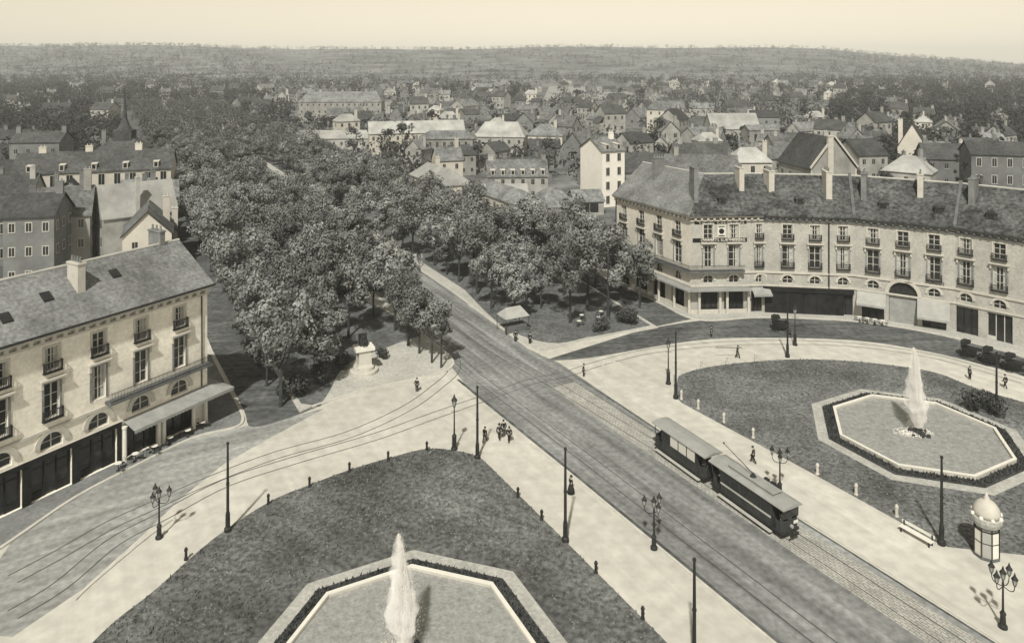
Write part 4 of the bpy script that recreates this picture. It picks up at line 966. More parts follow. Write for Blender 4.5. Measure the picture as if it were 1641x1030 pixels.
# far end of the avenue planting and the woods on the slopes: masses nobody could count
mb = MB()
for p, s in far_spots:
    for k in range(5): leaf_cards(mb, rnd, p+Vector((rnd.gauss(0, 1.4), rnd.gauss(0, 1.4), 6.5+rnd.uniform(-2, 3))), 2.3*s, 26, 1.0)
tag(mb.build('far_avenue_trees', M_leaf[1]), 'far end of the avenue planting merging into one leafy mass', 'trees', kind='stuff')
mb = MB(); n = 0
while n < 11000:
    y = 235*(3600/235)**(rnd.random()**.85); u = rnd.uniform(-60, 1700); x = (u-820.5)*y/F
    if corridor(x, y) and y < 640: continue
    dens = .4+.6*(u > 1330)+.6*(u < 430)+.25*math.sin(x/70+y/110)
    if 850 < u < 1030 and 690 < y < 1150: dens = .02
    if 470 < u < 1330 and y < 620: dens *= .35
    if y > 1300: dens *= .8
    if rnd.random() > dens: continue
    if y < 1000 and any((x-a)**2+(y-b)**2 < (c+1)**2 for a, b, c in PLACED): continue
    n += 1; s = rnd.uniform(.7, 1.3)*(1+y/4000); r = 3.8*s; z = hill(x, y)
    leaf_cards(mb, rnd, Vector((x, y, z+3.8*s)), r, 34 if y < 800 else (24 if y < 1400 else 13), (1.2 if y < 800 else 1.7)*s)
tag(mb.build('far_woods', M_leaf[2]), 'woods and gardens covering the plain and the far ridge', 'woods', kind='stuff')
fm = MB(); fl = [G(870, 163), G(1010, 160), G(1015, 150), G(960, 140), G(880, 139)]
fm.poly([Vector((p.x, p.y, hill(p.x, p.y)+.35)) for p in fl][::-1] if False else [Vector((p.x, p.y, max(.3, hill(p.x, p.y)+.6))) for p in fl]); struct('pale_field', fm, M_field)

# ------------------------------------------------------------------ street furniture
def tram_pole():
    t = thing('tram_pole', 'x', 'pole', (0, 0, 0), 'iron tram poles round the square')
    m = MB(); m.lathe([(.32, 0), (.3, .35), (.2, .45), (.19, 1.5), (.15, 1.7)], 10); m.build('base', M_iron, t)
    m = MB(); m.lathe([(.13, 1.702), (.12, 4), (.085, 7.4)], 8); m.build('shaft', M_iron, t)
    m = MB(); m.ball((0, 0, 7.5), .14, 8); m.lathe([(.15, 4.0), (.15, 4.15)], 8); m.build('finial', M_iron, t)
    return t
tp = tram_pole()
poles = [(G(365, 852), 'tall iron tram pole on the left arc of the near lawn'), (G(765, 735), 'iron tram pole at the far tip of the near lawn'), (G(906, 868), 'iron tram pole half way down the right edge of the near lawn'), (P1(36.2, 35.3), 'iron tram pole nearest the camera beside the near fountain'),
         (G(1083, 638), 'iron tram pole at the left corner of the right-hand lawn'), (G(1509, 872), 'iron tram pole at the near corner of the right-hand lawn'), (G(1262, 572), 'iron tram pole behind the right-hand lawn, facing the dark shopfront'), (G(1597, 668), 'iron tram pole rising right of the tall water jet')]
for k, (p, lab) in enumerate(poles):
    if k == 0: tp.location = p; tp['label'] = lab
    else: copy_tree(tp, loc=p, label=lab, scale=(1, 1, .96 if k % 2 else 1.03))

def lantern(m_i, m_g, c, s=1.0):
    c = Vector(c); n = 6
    m_g.lathe([(.1*s, 0), (.2*s, .42*s)], n, c)
    m_i.lathe([(.07*s, -.1*s), (.11*s, -.01*s)], n, c); m_i.lathe([(.25*s, .425*s), (.2*s, .5*s), (.09*s, .66*s), (.05*s, .8*s), (.02*s, .9*s)], n, c)
    for i in range(n):
        a = 2*math.pi*i/n; d = Vector((math.cos(a), math.sin(a), 0)); m_i.tube(c+d*.105*s, c+d*.205*s+UP*.42*s, .012*s, n=4)
def street_lamp():
    t = thing('street_lamp', 'x', 'street lamp', (0, 0, 0), 'single lantern gas lamps')
    m = MB(); m.lathe([(.34, 0), (.34, .2), (.24, .3), (.22, 1.3), (.26, 1.4), (.12, 1.6)], 10); m.build('base', M_iron, t)
    m = MB(); m.lathe([(.09, 1.602), (.075, 2.6), (.055, 4.3), (.09, 4.36)], 8); m.tube((-.35, 0, 3.9), (.35, 0, 3.9), .025, n=5); m.build('shaft', M_iron, t)
    i_, g_ = MB(), MB(); lantern(i_, g_, (0, 0, 4.47), 1.35); lo_ = i_.build('lantern', M_iron, t); g_.build('lantern_glass', M_lantern, lo_)
    return t
sl_ = street_lamp()
for k, (p, lab) in enumerate([(G(728, 720), 'single lantern gas lamp beyond the tip of the near lawn'), (G(1071, 615), 'single lantern gas lamp left of the right lawn corner pole'), (G(1274, 553), 'single lantern gas lamp in the road before the dark shopfront')]):
    if k == 0: sl_.location = p; sl_['label'] = lab
    else: copy_tree(sl_, loc=p, label=lab)
def candelabra(narm, label, p, rz=0):
    t = thing('candelabra_lamp', label, 'street lamp', (0, 0, 0), 'branched candelabra lamps')
    m = MB(); m.lathe([(.3, 0), (.3, .18), (.2, .3), (.17, .9), (.22, 1.0), (.1, 1.2)], 10); m.build('base', M_iron, t)
    m = MB(); m.lathe([(.08, 1.202), (.06, 3.0), (.09, 3.05), (.05, 3.3)], 8); m.build('shaft', M_iron, t)
    for k in range(narm):
        a = 2*math.pi*k/narm; d = Vector((math.cos(a), math.sin(a), 0)); m = MB(); pv = Vector((0, 0, 2.95))
        for q in range(1, 7):
            th = q/6; p_ = d*(.78*math.sin(th*math.pi/2))+Vector((0, 0, 2.95-.12*math.sin(th*math.pi)+.42*th**3)); m.tube(pv, p_, .03, n=5); pv = p_
        ao = m.build('arm', M_iron, t)
        i_, g_ = MB(), MB(); lantern(i_, g_, pv+UP*.1, .95); lo_ = i_.build('lantern', M_iron, ao); g_.build('lantern_glass', M_lantern, lo_)
    i_, g_ = MB(), MB(); lantern(i_, g_, (0, 0, 3.45), 1.0); lo_ = i_.build('lantern', M_iron, t); g_.build('lantern_glass', M_lantern, lo_)
    t.location = p; t.rotation_euler = (0, 0, rz)
    return t
candelabra(3, 'branched lamp on the ring road at the left, by the tram rails', G(255, 862), .3)
candelabra(3, 'branched lamp on the kerb between near lawn and avenue', G(1048, 879), .8)
candelabra(3, 'branched lamp standing behind the front tram', P1(46.7, 56.2), .2)
candelabra(4, 'many armed lamp in the bottom right corner beside the kiosk', P1(27.8, 56.6), .5)

def bollard(m_, name):
    m = MB(); m.lathe([(.17, 0), (.16, .1), (.12, .16), (.11, .62), (.15, .66), (.15, .72), (.1, .84), (.03, .9)], 8)
    return m.build(name, m_)
bd = bollard(M_iron, 'bollard'); bl = bollard(M_trim, 'bollard')
arcs = [(298, 896), (430, 808), (496, 780), (560, 756), (622, 738), (684, 722), (830, 797), (868, 834), (955, 918), (1030, 992)]
labs = ['leftmost', 'second from the left', 'third from the left', 'fourth from the left', 'fifth from the left', 'topmost, at the lawn tip', 'first down the right side', 'second down the right side', 'third down the right side', 'lowest on the right side']
for k, (u, v) in enumerate(arcs):
    lab = 'dark bollard on the near lawn edge, '+labs[k]; p = G(u, v, .05)
    o = bd if k == 0 else bd.copy()
    if k: COL.objects.link(o)
    o.location = p; o.scale = (1, 1, 1.1); tag(o, lab, 'bollard', 'dark bollards round the near lawn')
arcs = [(1092, 640), (1119, 655), (1160, 677), (1207, 702), (1310, 760), (1372, 793), (1437, 828), (1124, 590), (1165, 583), (1211, 578)]
labs = ['at the corner pole', 'second from the corner pole', 'third, behind the trailer roof', 'fourth, behind the trams', 'first right of the front tram', 'second right of the front tram', 'last before the bench', 'on the far arc, left one', 'on the far arc, middle one', 'on the far arc, right one']
for k, (u, v) in enumerate(arcs):
    lab = 'pale bollard on the right lawn edge, '+labs[k]; o = bl if k == 0 else bl.copy()
    if k: COL.objects.link(o)
    o.location = G(u, v, .05); o.scale = (1.15, 1.15, 1.25); tag(o, lab, 'bollard', 'pale bollards round the right lawn')
# bench
b = thing('park_bench', 'long pale bench on the pavement before the right lawn corner', 'bench')
m = MB()
for k in range(3): m.box(-1.4, 1.4, -.25+k*.17, -.1+k*.17, .42, .46)
m.build('seat', M_white, b); m = MB(); m.box(-1.4, 1.4, .3, .34, .62, .86); m.build('backrest', M_white, b)
for x in (-1.2, 1.2):
    m = MB(); m.box(x-.05, x+.05, -.22, -.14, 0, .418); m.box(x-.05, x+.05, .24, .3, 0, .86); m.build('leg', M_iron, b)
b.location = G(1468, 863); b.rotation_euler = (0, 0, math.atan2(-D1.y, -D1.x))
# kiosk
k_ = thing('news_kiosk', 'domed newspaper kiosk with poster panels at the lower right', 'kiosk')
m = MB(); m.prism(octo(Vector(), .98, R(22.5)), 0, .22); m.build('plinth', M_dark_trim, k_)
for i in range(8):
    a0_, a1_ = R(22.5+45*i), R(22.5+45*(i+1)); pa, pb = Vector((math.cos(a0_), math.sin(a0_), 0))*.92, Vector((math.cos(a1_), math.sin(a1_), 0))*.92
    nn_ = ((pa+pb)/2).normalized(); d = (pb-pa)
    q = MB(); q.obox(pa+d*.06-nn_*.05+UP*.222, d*.88, nn_*.04, UP*1.05); q.obox(pa+d*.06-nn_*.05+UP*1.35, d*.88, nn_*.04, UP*.85); q.build('poster_panel', M_white if i % 2 else M_canvas, k_)
q = MB()
for i in range(8):
    a0_ = R(22.5+45*i); p = Vector((math.cos(a0_), math.sin(a0_), 0))*.93; q.tube(p+UP*.22, p+UP*2.55, .05, n=6)
for z in (1.3, 2.22): q.lathe([(.9, z), (.95, z+.02), (.9, z+.05)], 8, rot=R(22.5))
q.build('frame', M_iron, k_)
q = MB(); q.prism(octo(Vector(), .8, R(22.5)), .23, 2.6); q.build('core', M_canvas_d, k_)
q = MB(); q.lathe([(.95, 2.56), (1.02, 2.72), (1.12, 2.95), (1.14, 3.25), (1.05, 3.3)], 16); q.build('drum', M_path, k_)
q = MB()
for i in range(8):
    a0_ = R(45*i+22.5); q.ball(Vector((math.cos(a0_)*1.04, math.sin(a0_)*1.04, 3.34)), .17, 6)
q.build('crest', M_coping, k_)
q = MB(); q.lathe([(.98, 3.302), (.98, 3.6), (.88, 3.95), (.66, 4.25), (.34, 4.47), (.2, 4.52), (.22, 4.68), (.12, 4.8), (.03, 5.1)], 16); q.build('dome', M_trim, k_, True)
k_.location = G(1581, 889); k_.rotation_euler = (0, 0, .25)
# monument with seated bronze figure
mo = thing('monument', 'pale stone monument with a seated bronze figure in front of the trees', 'monument')
m = MB(); m.lathe([(2.0, 0), (2.0, .45), (1.85, .5)], 20); m.lathe([(1.5, .502), (1.45, .9)], 20); m.build('base', M_trim, mo)
m = MB(); w = [(1.35, .9), (1.1, 1.3), (1.0, 2.9), (1.08, 3.1)]; m.lathe([(r*1.2, z+.002) for r, z in w], 4, rot=R(45)); m.build('pedestal', M_trim, mo)
m = MB(); m.box(-1.35, 1.35, -1.1, 1.1, 3.105, 3.5); m.build('cap', M_coping, mo)
m = MB(); m.box(-.55, .55, -.1, .75, 3.502, 4.3); m.box(-.6, .6, .55, .75, 4.3, 5.0); m.build('chair', M_bronze, mo)
mo.location = G(583, 596, .1); mo.rotation_euler = (0, 0, R(25)); mo.scale = (.9, .9, .95)

# ------------------------------------------------------------------ people
def skin_mesh(name, pts, edges, rads, mtl, parent, sub=1, extra=None):
    me = bpy.data.meshes.new(name); me.from_pydata(pts, edges, [])
    ob = bpy.data.objects.new(name, me); COL.objects.link(ob)
    md = ob.modifiers.new('s', 'SKIN'); md.use_smooth_shade = True
    for i, v in enumerate(me.skin_vertices[0].data): v.radius = (rads[i], rads[i]); v.use_root = (i == 0)
    if sub: ob.modifiers.new('d', 'SUBSURF').levels = sub
    dg = bpy.context.evaluated_depsgraph_get(); me2 = bpy.data.meshes.new_from_object(ob.evaluated_get(dg)); bpy.data.objects.remove(ob)
    if extra:
        bm = bmesh.new(); bm.from_mesh(me2); t = bpy.data.meshes.new('x'); t.from_pydata([tuple(v) for v in extra.v], [], extra.f); bm.from_mesh(t); bm.to_mesh(me2); bm.free()
    me2.materials.clear(); me2.materials.append(mtl)
    o = bpy.data.objects.new(name, me2); COL.objects.link(o); o.parent = parent; return o
def person(label, p, yaw, pose='stand', h=1.72, hat='cap', skirt=False, seated=False, mtl=(M_skin, M_cloth, M_cloth), root=None, arm=None):
    t = root or thing('person', label, 'person', (0, 0, 0), 'people on the square')
    st = {'stand': (.03, -.03), 'walk': (.3, -.28)}[pose]
    hp_ = Vector((0, 0, .93)); J = [hp_, (0, 0, 1.15), (0, .0, 1.38), (0, -.01, 1.5), (0, -.03, 1.62), (0, -.04, 1.74)]; E = [(0, 1), (1, 2), (2, 3), (3, 4), (4, 5)]; Rr = [.14, .13, .15, .06, .085, .06]
    legs = []; arms = []
    for sg, sw in ((-1, st[0]), (1, st[1])):
        b0 = len(J)
        if seated: J += [(sg*.1, 0, .9), (sg*.14, -.48, .92), (sg*.14, -.5, .48), (sg*.14, -.62, .44)]
        else: J += [(sg*.1, 0, .86), (sg*.1, -sw*.5-.03, .48), (sg*.1, -sw*.9+(.1 if sw < -.1 else 0), .08), (sg*.11, -sw*.9-.14+(.1 if sw < -.1 else 0), .04)]
        Rr += [.1, .068, .045, .035]; E += [(0, b0), (b0, b0+1), (b0+1, b0+2), (b0+2, b0+3)]; legs.append(b0)
        c0 = len(J); sw2 = -sw
        hand = (sg*.27, -sw2*.5-.1, .88); elb = (sg*.28, -sw2*.2+.02, 1.12)
        if arm and sg == arm[0]: elb, hand = arm[1], arm[2]
        if seated: elb, hand = (sg*.3, -.05, 1.12), (sg*.2, -.35, 1.0)
        J += [(sg*.19, 0, 1.42), elb, hand]; Rr += [.065, .046, .034]; E += [(2, c0), (c0, c0+1), (c0+1, c0+2)]; arms.append(c0)
    ex = MB()
    for c0, sg in zip(arms, (-1, 1)):
        hnd = Vector(J[c0+2]); d = (hnd-Vector(J[c0+1])).normalized(); s = Vector((0, 1, 0)) if abs(d.y) < .8 else Vector((1, 0, 0)); s = (s-d*s.dot(d)).normalized(); n_ = d.cross(s)*sg
        ex.obox(hnd+d*.0-s*.04-n_*.012, s*.08, n_*.024, d*.09)
        for k, ln in enumerate((.065, .078, .072, .055)):
            a = hnd+d*.088+s*(-.03+.02*k); b_ = a+d*ln*.55+n_*.006; c_ = b_+d*ln*.4+n_*.025; ex.tube(a, b_, .009, .008, 5); ex.tube(b_, c_, .008, .006, 5)
        a = hnd+d*.02-s*.04; b_ = a+d*.035-s*.03+n_*.01; ex.tube(a, b_, .011, .009, 5); ex.tube(b_, b_+d*.03, .009, .006, 5)
    hc = Vector((0, -.035, 1.65)); ex.lathe([(.02, -.02), (.012, .012)], 5, hc+Vector((0, -.1, -.01)))
    for sg in (-1, 1): ex.ball(hc+Vector((sg*.085, .01, 0)), .022, 5); ex.ball(hc+Vector((sg*.033, -.083, .025)), .012, 5)
    ex.obox(hc+Vector((-.025, -.092, -.06)), (.05, 0, 0), (0, .012, 0), (0, 0, .01))
    skin_mesh('body', J, E, Rr, mtl[0], t, 1, ex)
    JJ = [J[0], J[1], J[2]]; EE = [(0, 1), (1, 2)]; RR = [.175, .155, .17]
    for c0 in arms:
        b0 = len(JJ); a, b_, c_ = (Vector(J[c0+i]) for i in range(3)); JJ += [a, b_, b_+(c_-b_)*.92]; RR += [.085, .064, .052]; EE += [(2, b0), (b0, b0+1), (b0+1, b0+2)]
    skin_mesh('jacket', JJ, EE, RR, mtl[1], t)
    if skirt:
        m = MB(); m.lathe([(.4, .04), (.34, .4), (.23, .8), (.16, 1.02)], 12); m.build('skirt', mtl[2], t, True)
    else:
        JJ = [Vector((0, 0, .95))]; EE = []; RR = [.165]
        for b in legs:
            k = len(JJ); a, b_, c_ = (Vector(J[b+i]) for i in range(3)); JJ += [a, b_, b_+(c_-b_)*.95]; RR += [.122, .09, .07]; EE += [(0, k), (k, k+1), (k+1, k+2)]
        skin_mesh('trousers', JJ, EE, RR, mtl[2], t)
    if hat:
        m = MB(); z = 1.69; hp2 = Vector((0, -.035, z))
        if hat == 'cap': m.lathe([(.105, -.02), (.12, .05), (.1, .09), (.03, .1)], 10, hp2); m.box(-.07, .07, -.21, -.12, z-.01, z+.005)
        else: m.lathe([(.17, 0), (.17, .015), (.105, .02), (.1, .13), (.08, .15)], 12, hp2)
        m.build('hat', mtl[1], t, True)
    if root is None:
        t.location = p; t.rotation_euler = (0, 0, yaw); s = h/1.78; t.scale = (s, s, s)
    return t
fig = person('x', (0, 0, 0), 0, seated=True, root=mo, hat=None, mtl=(M_bronze, M_bronze, M_bronze))
fk = [c for c in mo.children if c.name.split('.')[0] in ('body', 'jacket', 'trousers')]
fo = [c for c in fk if c.name.startswith('body')][0]; fo.name = 'bronze_figure'
for c in fk:
    if c is fo: c.location = (0, 0, 3.06); c.scale = (1.25,)*3
    else: c.parent = fo
# children of the figure keep its local frame
person('person in dark clothes walking near the tip of the near lawn', G(777, 709), R(150), 'walk', 1.65)
person('person in a long coat and hat, left one of the strolling trio', G(800, 705), R(30), 'walk', 1.75, 'hat')
person('person in dark clothes, tallest and middle one of the strolling trio', G(807, 700), R(200), 'stand', 1.82, 'cap', mtl=(M_skin, M_cloth, M_cloth2))
person('person in dark clothes stepping out, right one of the strolling trio', G(816, 709), R(10), 'walk', 1.7, 'cap')
person('person in dark clothes standing alone in the bright road fork', G(935, 604), R(80), 'stand', 1.7, 'cap')
pw = person('person carrying a long pole on the shoulder on the far road', G(1182, 574), R(90), 'walk', 1.75, 'cap', arm=(1, (.3, -.15, 1.25), (.2, -.3, 1.46)))
person('person standing by the kerb below the monument', G(668, 628), R(170), 'stand', 1.7, 'cap')
person('person in a long dark skirt on the pavement beside the near tram pole', G(915, 790), R(120), 'stand', 1.62, 'hat', True)
person('person on the pavement behind the coupling of the trams', G(1207, 742), R(240), 'walk', 1.7, 'cap')
person('person in dark clothes crossing the road before the curved terrace', G(1140, 541), R(60), 'stand', 1.75, 'hat')
person('person beside the light pavement behind the tall water jet', G(1554, 608), R(100), 'stand', 1.7, 'cap', mtl=(M_skin, M_cloth2, M_cloth))
person('person walking near the right-hand pole, beyond the water jet', G(1611, 622), R(200), 'walk', 1.68, 'cap')
person('person under the front trees of the right promenade, left of the tent', G(826, 548), R(180), 'stand', 1.7, 'hat')
person('person in a dark coat by the corner tree of the right promenade', G(849, 552), R(150), 'stand', 1.72, 'cap')
pp = thing('carried_pole', 'long thin pole on the shoulder of a walking person', 'pole'); m = MB(); q = G(1182, 574)
m.tube(q+Vector((-3.0, -.18, 1.52)), q+Vector((.5, -.18, 1.5)), .05, .05, 6); m.build('shaft', M_iron, pp)

# ------------------------------------------------------------------ trams
DT = Vector((-.47, .883, 0)).normalized(); NT = Vector((DT.y, -DT.x, 0))
def wheel(m, c, r, ax, w=.08):
    c = Vector(c); ax = Vector(ax); m.tube(c-ax*w/2, c+ax*w/2, r, n=14); m.tube(c-ax*(w/2+.02), c+ax*(w/2+.02), r*.3, n=8)
def tram(label, Ln, trailer):
    """x across (right +), y along (front at -y), origin on the track centre at the front"""
    t = thing('tram_car', label, 'tram', (0, 0, 0), 'tram cars coupled together'); w = 1.0; y0, y1 = 0, Ln
    m = MB(); m.box(-w, w, .15, Ln-.15, .55, .75); m.box(-.8, .8, 1.8, Ln-1.8, .3, .548); m.build('underframe', M_iron, t)
    pl_ = 1.35
    m = MB()
    for sx in (-1, 1):
        m.obox((sx*w-(.06 if sx > 0 else 0), pl_, .752), (.06, 0, 0), (0, Ln-2*pl_, 0), (0, 0, .85))
    m.box(-w+.06, w-.06, pl_, pl_+.06, .752, 2.72); m.box(-w+.06, w-.06, Ln-pl_-.06, Ln-pl_, .752, 2.72)
    m.build('body', M_tram, t)
    for yb, sg in ((.1, 1), (Ln-.1, -1)):       # platform dashes
        m = MB(); n = 6
        pts = [Vector((-w+2*w*i/n, yb+sg*(.0 if 0 < i < n else .25), 0)) for i in range(n+1)]
        for a, b_ in zip(pts, pts[1:]): m.obox(a+UP*.7, b_-a, Vector((0, sg*.05, 0)), UP*1.0)
        m.obox((-w, yb+sg*.25, .7), (.05, 0, 0), (0, sg*.5, 0), (0, 0, .95)); m.obox((w-.05, yb+sg*.25, .7), (.05, 0, 0), (0, sg*.5, 0), (0, 0, .95))
        d_ = m.build('platform_dash', M_tram, t)
        if not trailer:
            g_ = MB(); g_.box(-.9, .9, yb+sg*.04-.02, yb+sg*.04+.02, 1.85, 2.55); g_.build('windscreen', M_glass, d_)
            l_ = MB(); l_.tube((0, yb-sg*.16, 1.15), (0, yb-sg*.002, 1.15), .15, n=10); l_.build('headlight', M_lantern, d_)
            n_ = MB(); n_.box(.28, .78, yb-sg*.03 if sg < 0 else yb-.03, (yb-sg*.002) if sg < 0 else yb-.002, 1.25, 1.5); n_.build('destination_plate', M_white, d_)
    m = MB(); nb = 4 if trailer else 5; span = Ln-2*pl_
    for i in range(nb+1):
        for sx in (-1, 1): yy = pl_+span*i/nb; m.box(sx*w-.06 if sx > 0 else -w, w if sx > 0 else -w+.06, yy-.05, yy+.05, 1.604, 2.72)
    for yy in (.2, Ln-.2):
        for sx in (-.9, .9): m.tube((sx, yy, 1.7), (sx, yy, 2.72), .04, n=6)
    m.build('window_pillars', M_tram, t)
    for i in range(nb):
        ya, yb = pl_+span*i/nb+.06, pl_+span*(i+1)/nb-.06
        for sx in (-1, 1):
            m = MB(); light = trailer and i < 3
            m.box(sx*w*.97-.015, sx*w*.97+.015, ya, yb, 1.62 if light else 1.66, 2.68); m.build('window_blind' if light else 'window', M_blind if light else M_glass, t)
    m = MB()
    for sx in (-1, 1): m.box(sx*(w+.005)-.02, sx*(w+.005)+.02, pl_, Ln-pl_, 1.4, 1.56)
    m.build('waist_band', M_zinc if not trailer else M_tram, t)
    m = MB()
    for sx in (-1, 1): m.box(sx*(w+.16)-.16, sx*(w+.16)+.16, .6 if trailer else 1.2, Ln-.6 if trailer else Ln-1.2, .36, .42)
    m.build('running_board', M_zinc, t)
    m = MB(); n = 8; prof = [(-1.12, 2.72), (-1.1, 2.8), (-.7, 2.93), (0, 3.0), (.7, 2.93), (1.1, 2.8), (1.12, 2.72)]
    k = len(prof); pts = [(x, yy, z) for yy in (-.12, Ln+.12) for x, z in prof]
    m.add(pts, [[i, i+1, k+i+1, k+i][::-1] for i in range(k-1)]+[list(range(k)), list(range(k, 2*k))[::-1], [0, k, 2*k-1, k-1]])
    ro = m.build('roof', M_tramroof, t)
    if not trailer:
        m = MB(); m.box(-.5, .5, 1.6, Ln-1.9, 3.0, 3.16); m.box(-.55, .55, 1.5, Ln-1.8, 3.162, 3.2); m.build('clerestory', M_tramroof, ro)
        m = MB(); m.lathe([(.3, 3.202), (.2, 3.35), (.1, 3.5)], 8, (0, Ln*.5, 0)); m.tube((0, Ln*.5, 3.45), (0, Ln*.5+3.6, 4.5), .04, .025, 6); m.ball((0, Ln*.5+3.6, 4.52), .09, 6); m.build('trolley_pole', M_iron, ro)
        m = MB()
        for yy in (2.0, 2.6, 3.3): m.box(.7, 1.0, yy, yy+.45, 2.95, 3.2)
        m.build('resistor_box', M_iron, ro)
    for yy in (Ln*.5-.95, Ln*.5+.95):
        m = MB()
        for sx in (-.72, .72): wheel(m, (sx, yy, .36), .36, (1, 0, 0))
        m.tube((-.72, yy, .36), (.72, yy, .36), .05, n=6); m.build('wheelset', M_iron, t)
    m = MB()
    for yy, a in ((-.0, -.25), (Ln, .25)): m.tube((0, yy, .62), (0, yy+a, .62), .07, n=6); m.box(-.5, .5, yy+a-.04, yy+a+.04, .5, .72)
    m.build('buffer', M_iron, t)
    return t
front = G(1268, 866)+NT*.1
rzt = math.atan2(DT.y, DT.x)-math.pi/2
t = tram('front motor tram with trolley pole and glazed cab on the avenue', 8.6, False); t.location = front; t.rotation_euler = (0, 0, rzt)
t = tram('rear trailer tram with three white blinds in its windows', 7.6, True); t.location = front+DT*9.3; t.rotation_euler = (0, 0, rzt)

def on_tram(label, x, y, yaw, hat='cap'):
    o = person(label, (0, 0, 0), yaw, 'stand', 1.7, hat); o.location = front+NT*x+DT*y+UP*.76; o['group'] = 'people on the square'
on_tram('person in a cap driving at the front window of the tram', -.35, .75, rzt)
on_tram('person in a hat riding on the rear platform of the front tram', -.5, 7.9, rzt+1.2, 'hat')
on_tram('person in a cap riding on the front platform of the trailer', -.45, 10.0, rzt+2.0)
on_tram('person in a hat standing on the far end platform of the trailer', -.4, 16.3, rzt+.6, 'hat')
# ------------------------------------------------------------------ cabs, kiosk tent, cafe tables
def cab():
    t = thing('horse_cab', 'x', 'carriage', (0, 0, 0), 'horse cabs waiting at the kerb')
    m = MB(); m.add([(-.55, -.6, .7), (.55, -.6, .7), (.55, 1.0, .7), (-.55, 1.0, .7), (-.62, -.75, 1.3), (.62, -.75, 1.3), (.62, 1.1, 1.45), (-.62, 1.1, 1.45)], [[3, 2, 1, 0], [0, 1, 5, 4], [1, 2, 6, 5], [2, 3, 7, 6], [3, 0, 4, 7], [4, 5, 6, 7]]); m.build('body', M_black, t)
    m = MB(); pr = [(1.15, 1.45), (1.2, 2.0), (.8, 2.25), (.1, 2.2), (.0, 2.1)]; n = len(pr)
    m.add([(x, y, z) for x in (-.62, .62) for y, z in pr], [[i, i+1, n+i+1, n+i] for i in range(n-1)]+[list(range(n)), list(range(n, 2*n))[::-1]]); m.build('hood', M_black, t)
    m = MB(); m.box(-.5, .5, -1.25, -.8, 1.2, 1.32); m.box(-.5, .5, -.82, -.78, 1.32, 1.7); m.build('driver_seat', M_black, t)
    for y, r in ((-1.0, .42), (.75, .58)):
        for sx in (-.75, .75):
            m = MB()
            for i in range(16):
                a, b_ = 2*math.pi*i/16, 2*math.pi*(i+1)/16; m.tube((sx, y+r*math.cos(a), r+.02+r*math.sin(a)*.97), (sx, y+r*math.cos(b_), r+.02+r*math.sin(b_)*.97), .035, n=4)
            for i in range(8): a = 2*math.pi*i/8; m.tube((sx, y, r), (sx, y+r*math.cos(a), r+r*math.sin(a)), .018, n=4)
            m.tube((sx-.06, y, r), (sx+.06, y, r), .07, n=8); m.build('wheel', M_iron, t)
    m = MB()
    for sx in (-.4, .4): m.tube((sx, -1.2, .7), (sx*.7, -3.4, .85), .035, n=5)
    m.tube((-.75, -1, .42), (.75, -1, .42), .04, n=5); m.tube((-.75, .75, .58), (.75, .75, .58), .04, n=5); m.build('shafts', M_iron, t)
    return t
c0 = cab()
for k, (u, v, lab) in enumerate(((1556, 573, 'dark hooded horse cab at the left end of the waiting rank'), (1592, 585, 'dark hooded horse cab in the middle of the waiting rank'), (1628, 596, 'dark hooded horse cab at the right end of the waiting rank'), (1250, 530, 'dark hooded horse cab standing before the dark shopfront'))):
    args = (G(u, v, .01), R(57 if k < 3 else 80))
    if k == 0: c0.location = args[0]; c0.rotation_euler = (0, 0, args[1]); c0['label'] = lab
    else: copy_tree(c0, loc=args[0], rz=args[1], label=lab)
tn = thing('market_tent', 'small tented stall under the front trees of the right promenade', 'stall')
m = MB(); m.add([(-2, -1.5, 2.2), (2, -1.5, 2.2), (2, 1.5, 2.2), (-2, 1.5, 2.2), (-1.2, 0, 3.4), (1.2, 0, 3.4)], [[0, 1, 5, 4], [2, 3, 4, 5], [1, 2, 5], [3, 0, 4]]); m.build('tent_roof', M_canvas, tn)
m = MB(); m.box(-1.7, 1.7, -1.2, -.6, 0, .9); m.build('counter', M_dark_trim, tn)
for x in (-1.9, 1.9):
    for y in (-1.4, 1.4): MB().tube((x, y, 0), (x, y, 2.25), .05, n=6).build('pole', M_bark, tn)
tn.location = G(822, 528, .13); tn.rotation_euler = (0, 0, .5)
tb = thing('cafe_table', 'x', 'table', (0, 0, 0), 'cafe tables set out on the pavements')
m = MB(); m.lathe([(.32, .7), (.34, .72), (.32, .74)], 12); m.build('table_top', M_white, tb); m = MB(); m.lathe([(.22, 0), (.05, .06), (.035, .698)], 8); m.build('pedestal', M_iron, tb)
cs = thing('cafe_chair', 'x', 'chair', (0, 0, 0), 'cafe chairs set out on the pavements')
m = MB(); m.lathe([(.2, .44), (.21, .46), (.2, .48)], 10); m.build('seat', M_bark, cs)
m = MB()
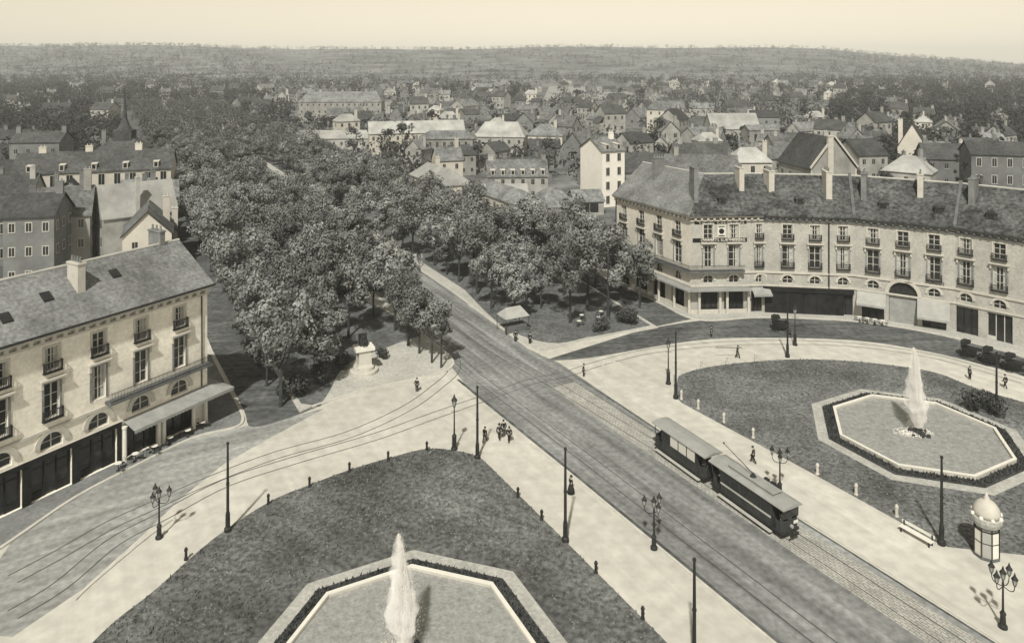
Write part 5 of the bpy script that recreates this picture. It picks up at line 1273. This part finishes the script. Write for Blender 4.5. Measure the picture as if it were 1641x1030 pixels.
for i in range(8):
    a, b_ = math.pi*i/8, math.pi*(i+1)/8; m.tube((.18*math.cos(a), .17, .5+.4*math.sin(a)), (.18*math.cos(b_), .17, .5+.4*math.sin(b_)), .018, n=5)
m.build('backrest', M_bark, cs)
for x in (-.14, .14):
    for y in (-.14, .14): MB().tube((x, y, 0), (x*.9, y*.9, .44), .018, n=5).build('leg', M_bark, cs)
spots = [(LC-LD*(1.5+k*1.9)+LN*(1.15+.25*(k % 2)), 'left cafe terrace') for k in range(6)]+[(segs[3][0](u_at(u, rline[3], rline[4]), 2.3, 0), 'terrace under the awning') for u in (1380, 1392, 1404, 1416)]+[(P2(94+2*(k % 2), 62+k*1.8), 'right promenade front') for k in range(5)]
ordn = ('first', 'second', 'third', 'fourth', 'fifth', 'sixth'); cnt = {}
for k, (p, where) in enumerate(spots):
    i = cnt.get(where, 0); cnt[where] = i+1; p = Vector((p.x, p.y, .13))
    lab = f'white topped cafe table, {ordn[i]} of the {where}'
    if k == 0: tb.location = p; tb['label'] = lab
    else: copy_tree(tb, loc=p, label=lab)
    for j, a in enumerate((.6, 2.6)):
        q = p+Vector((math.cos(a+k), math.sin(a+k), 0))*.6; lab = f'{"left" if math.cos(a+k) < 0 else "right"} cane chair, {ordn[i]} table of the {where}'
        if k == 0 and j == 0: cs.location = q; cs.rotation_euler = (0, 0, a+k-1.57); cs['label'] = lab
        else: copy_tree(cs, loc=q, rz=a+k-1.57, label=lab)

# ------------------------------------------------------------------ air
hz = MB().box(-4200, 4200, -120, 4400, -2, 112)
hm = bpy.data.materials.new('air'); hm.use_nodes = True; hn = hm.node_tree; hn.nodes.clear()
pv_ = hn.nodes.new('ShaderNodeVolumePrincipled'); pv_.inputs['Color'].default_value = (.92, .97, 1.0, 1); pv_.inputs['Density'].default_value = .00018; pv_.inputs['Anisotropy'].default_value = 0.0
ho = hn.nodes.new('ShaderNodeOutputMaterial'); hn.links.new(pv_.outputs[0], ho.inputs['Volume'])
ho_ = tag(hz.build('haze', hm), 'thin pale haze over the town', 'haze', kind='stuff')
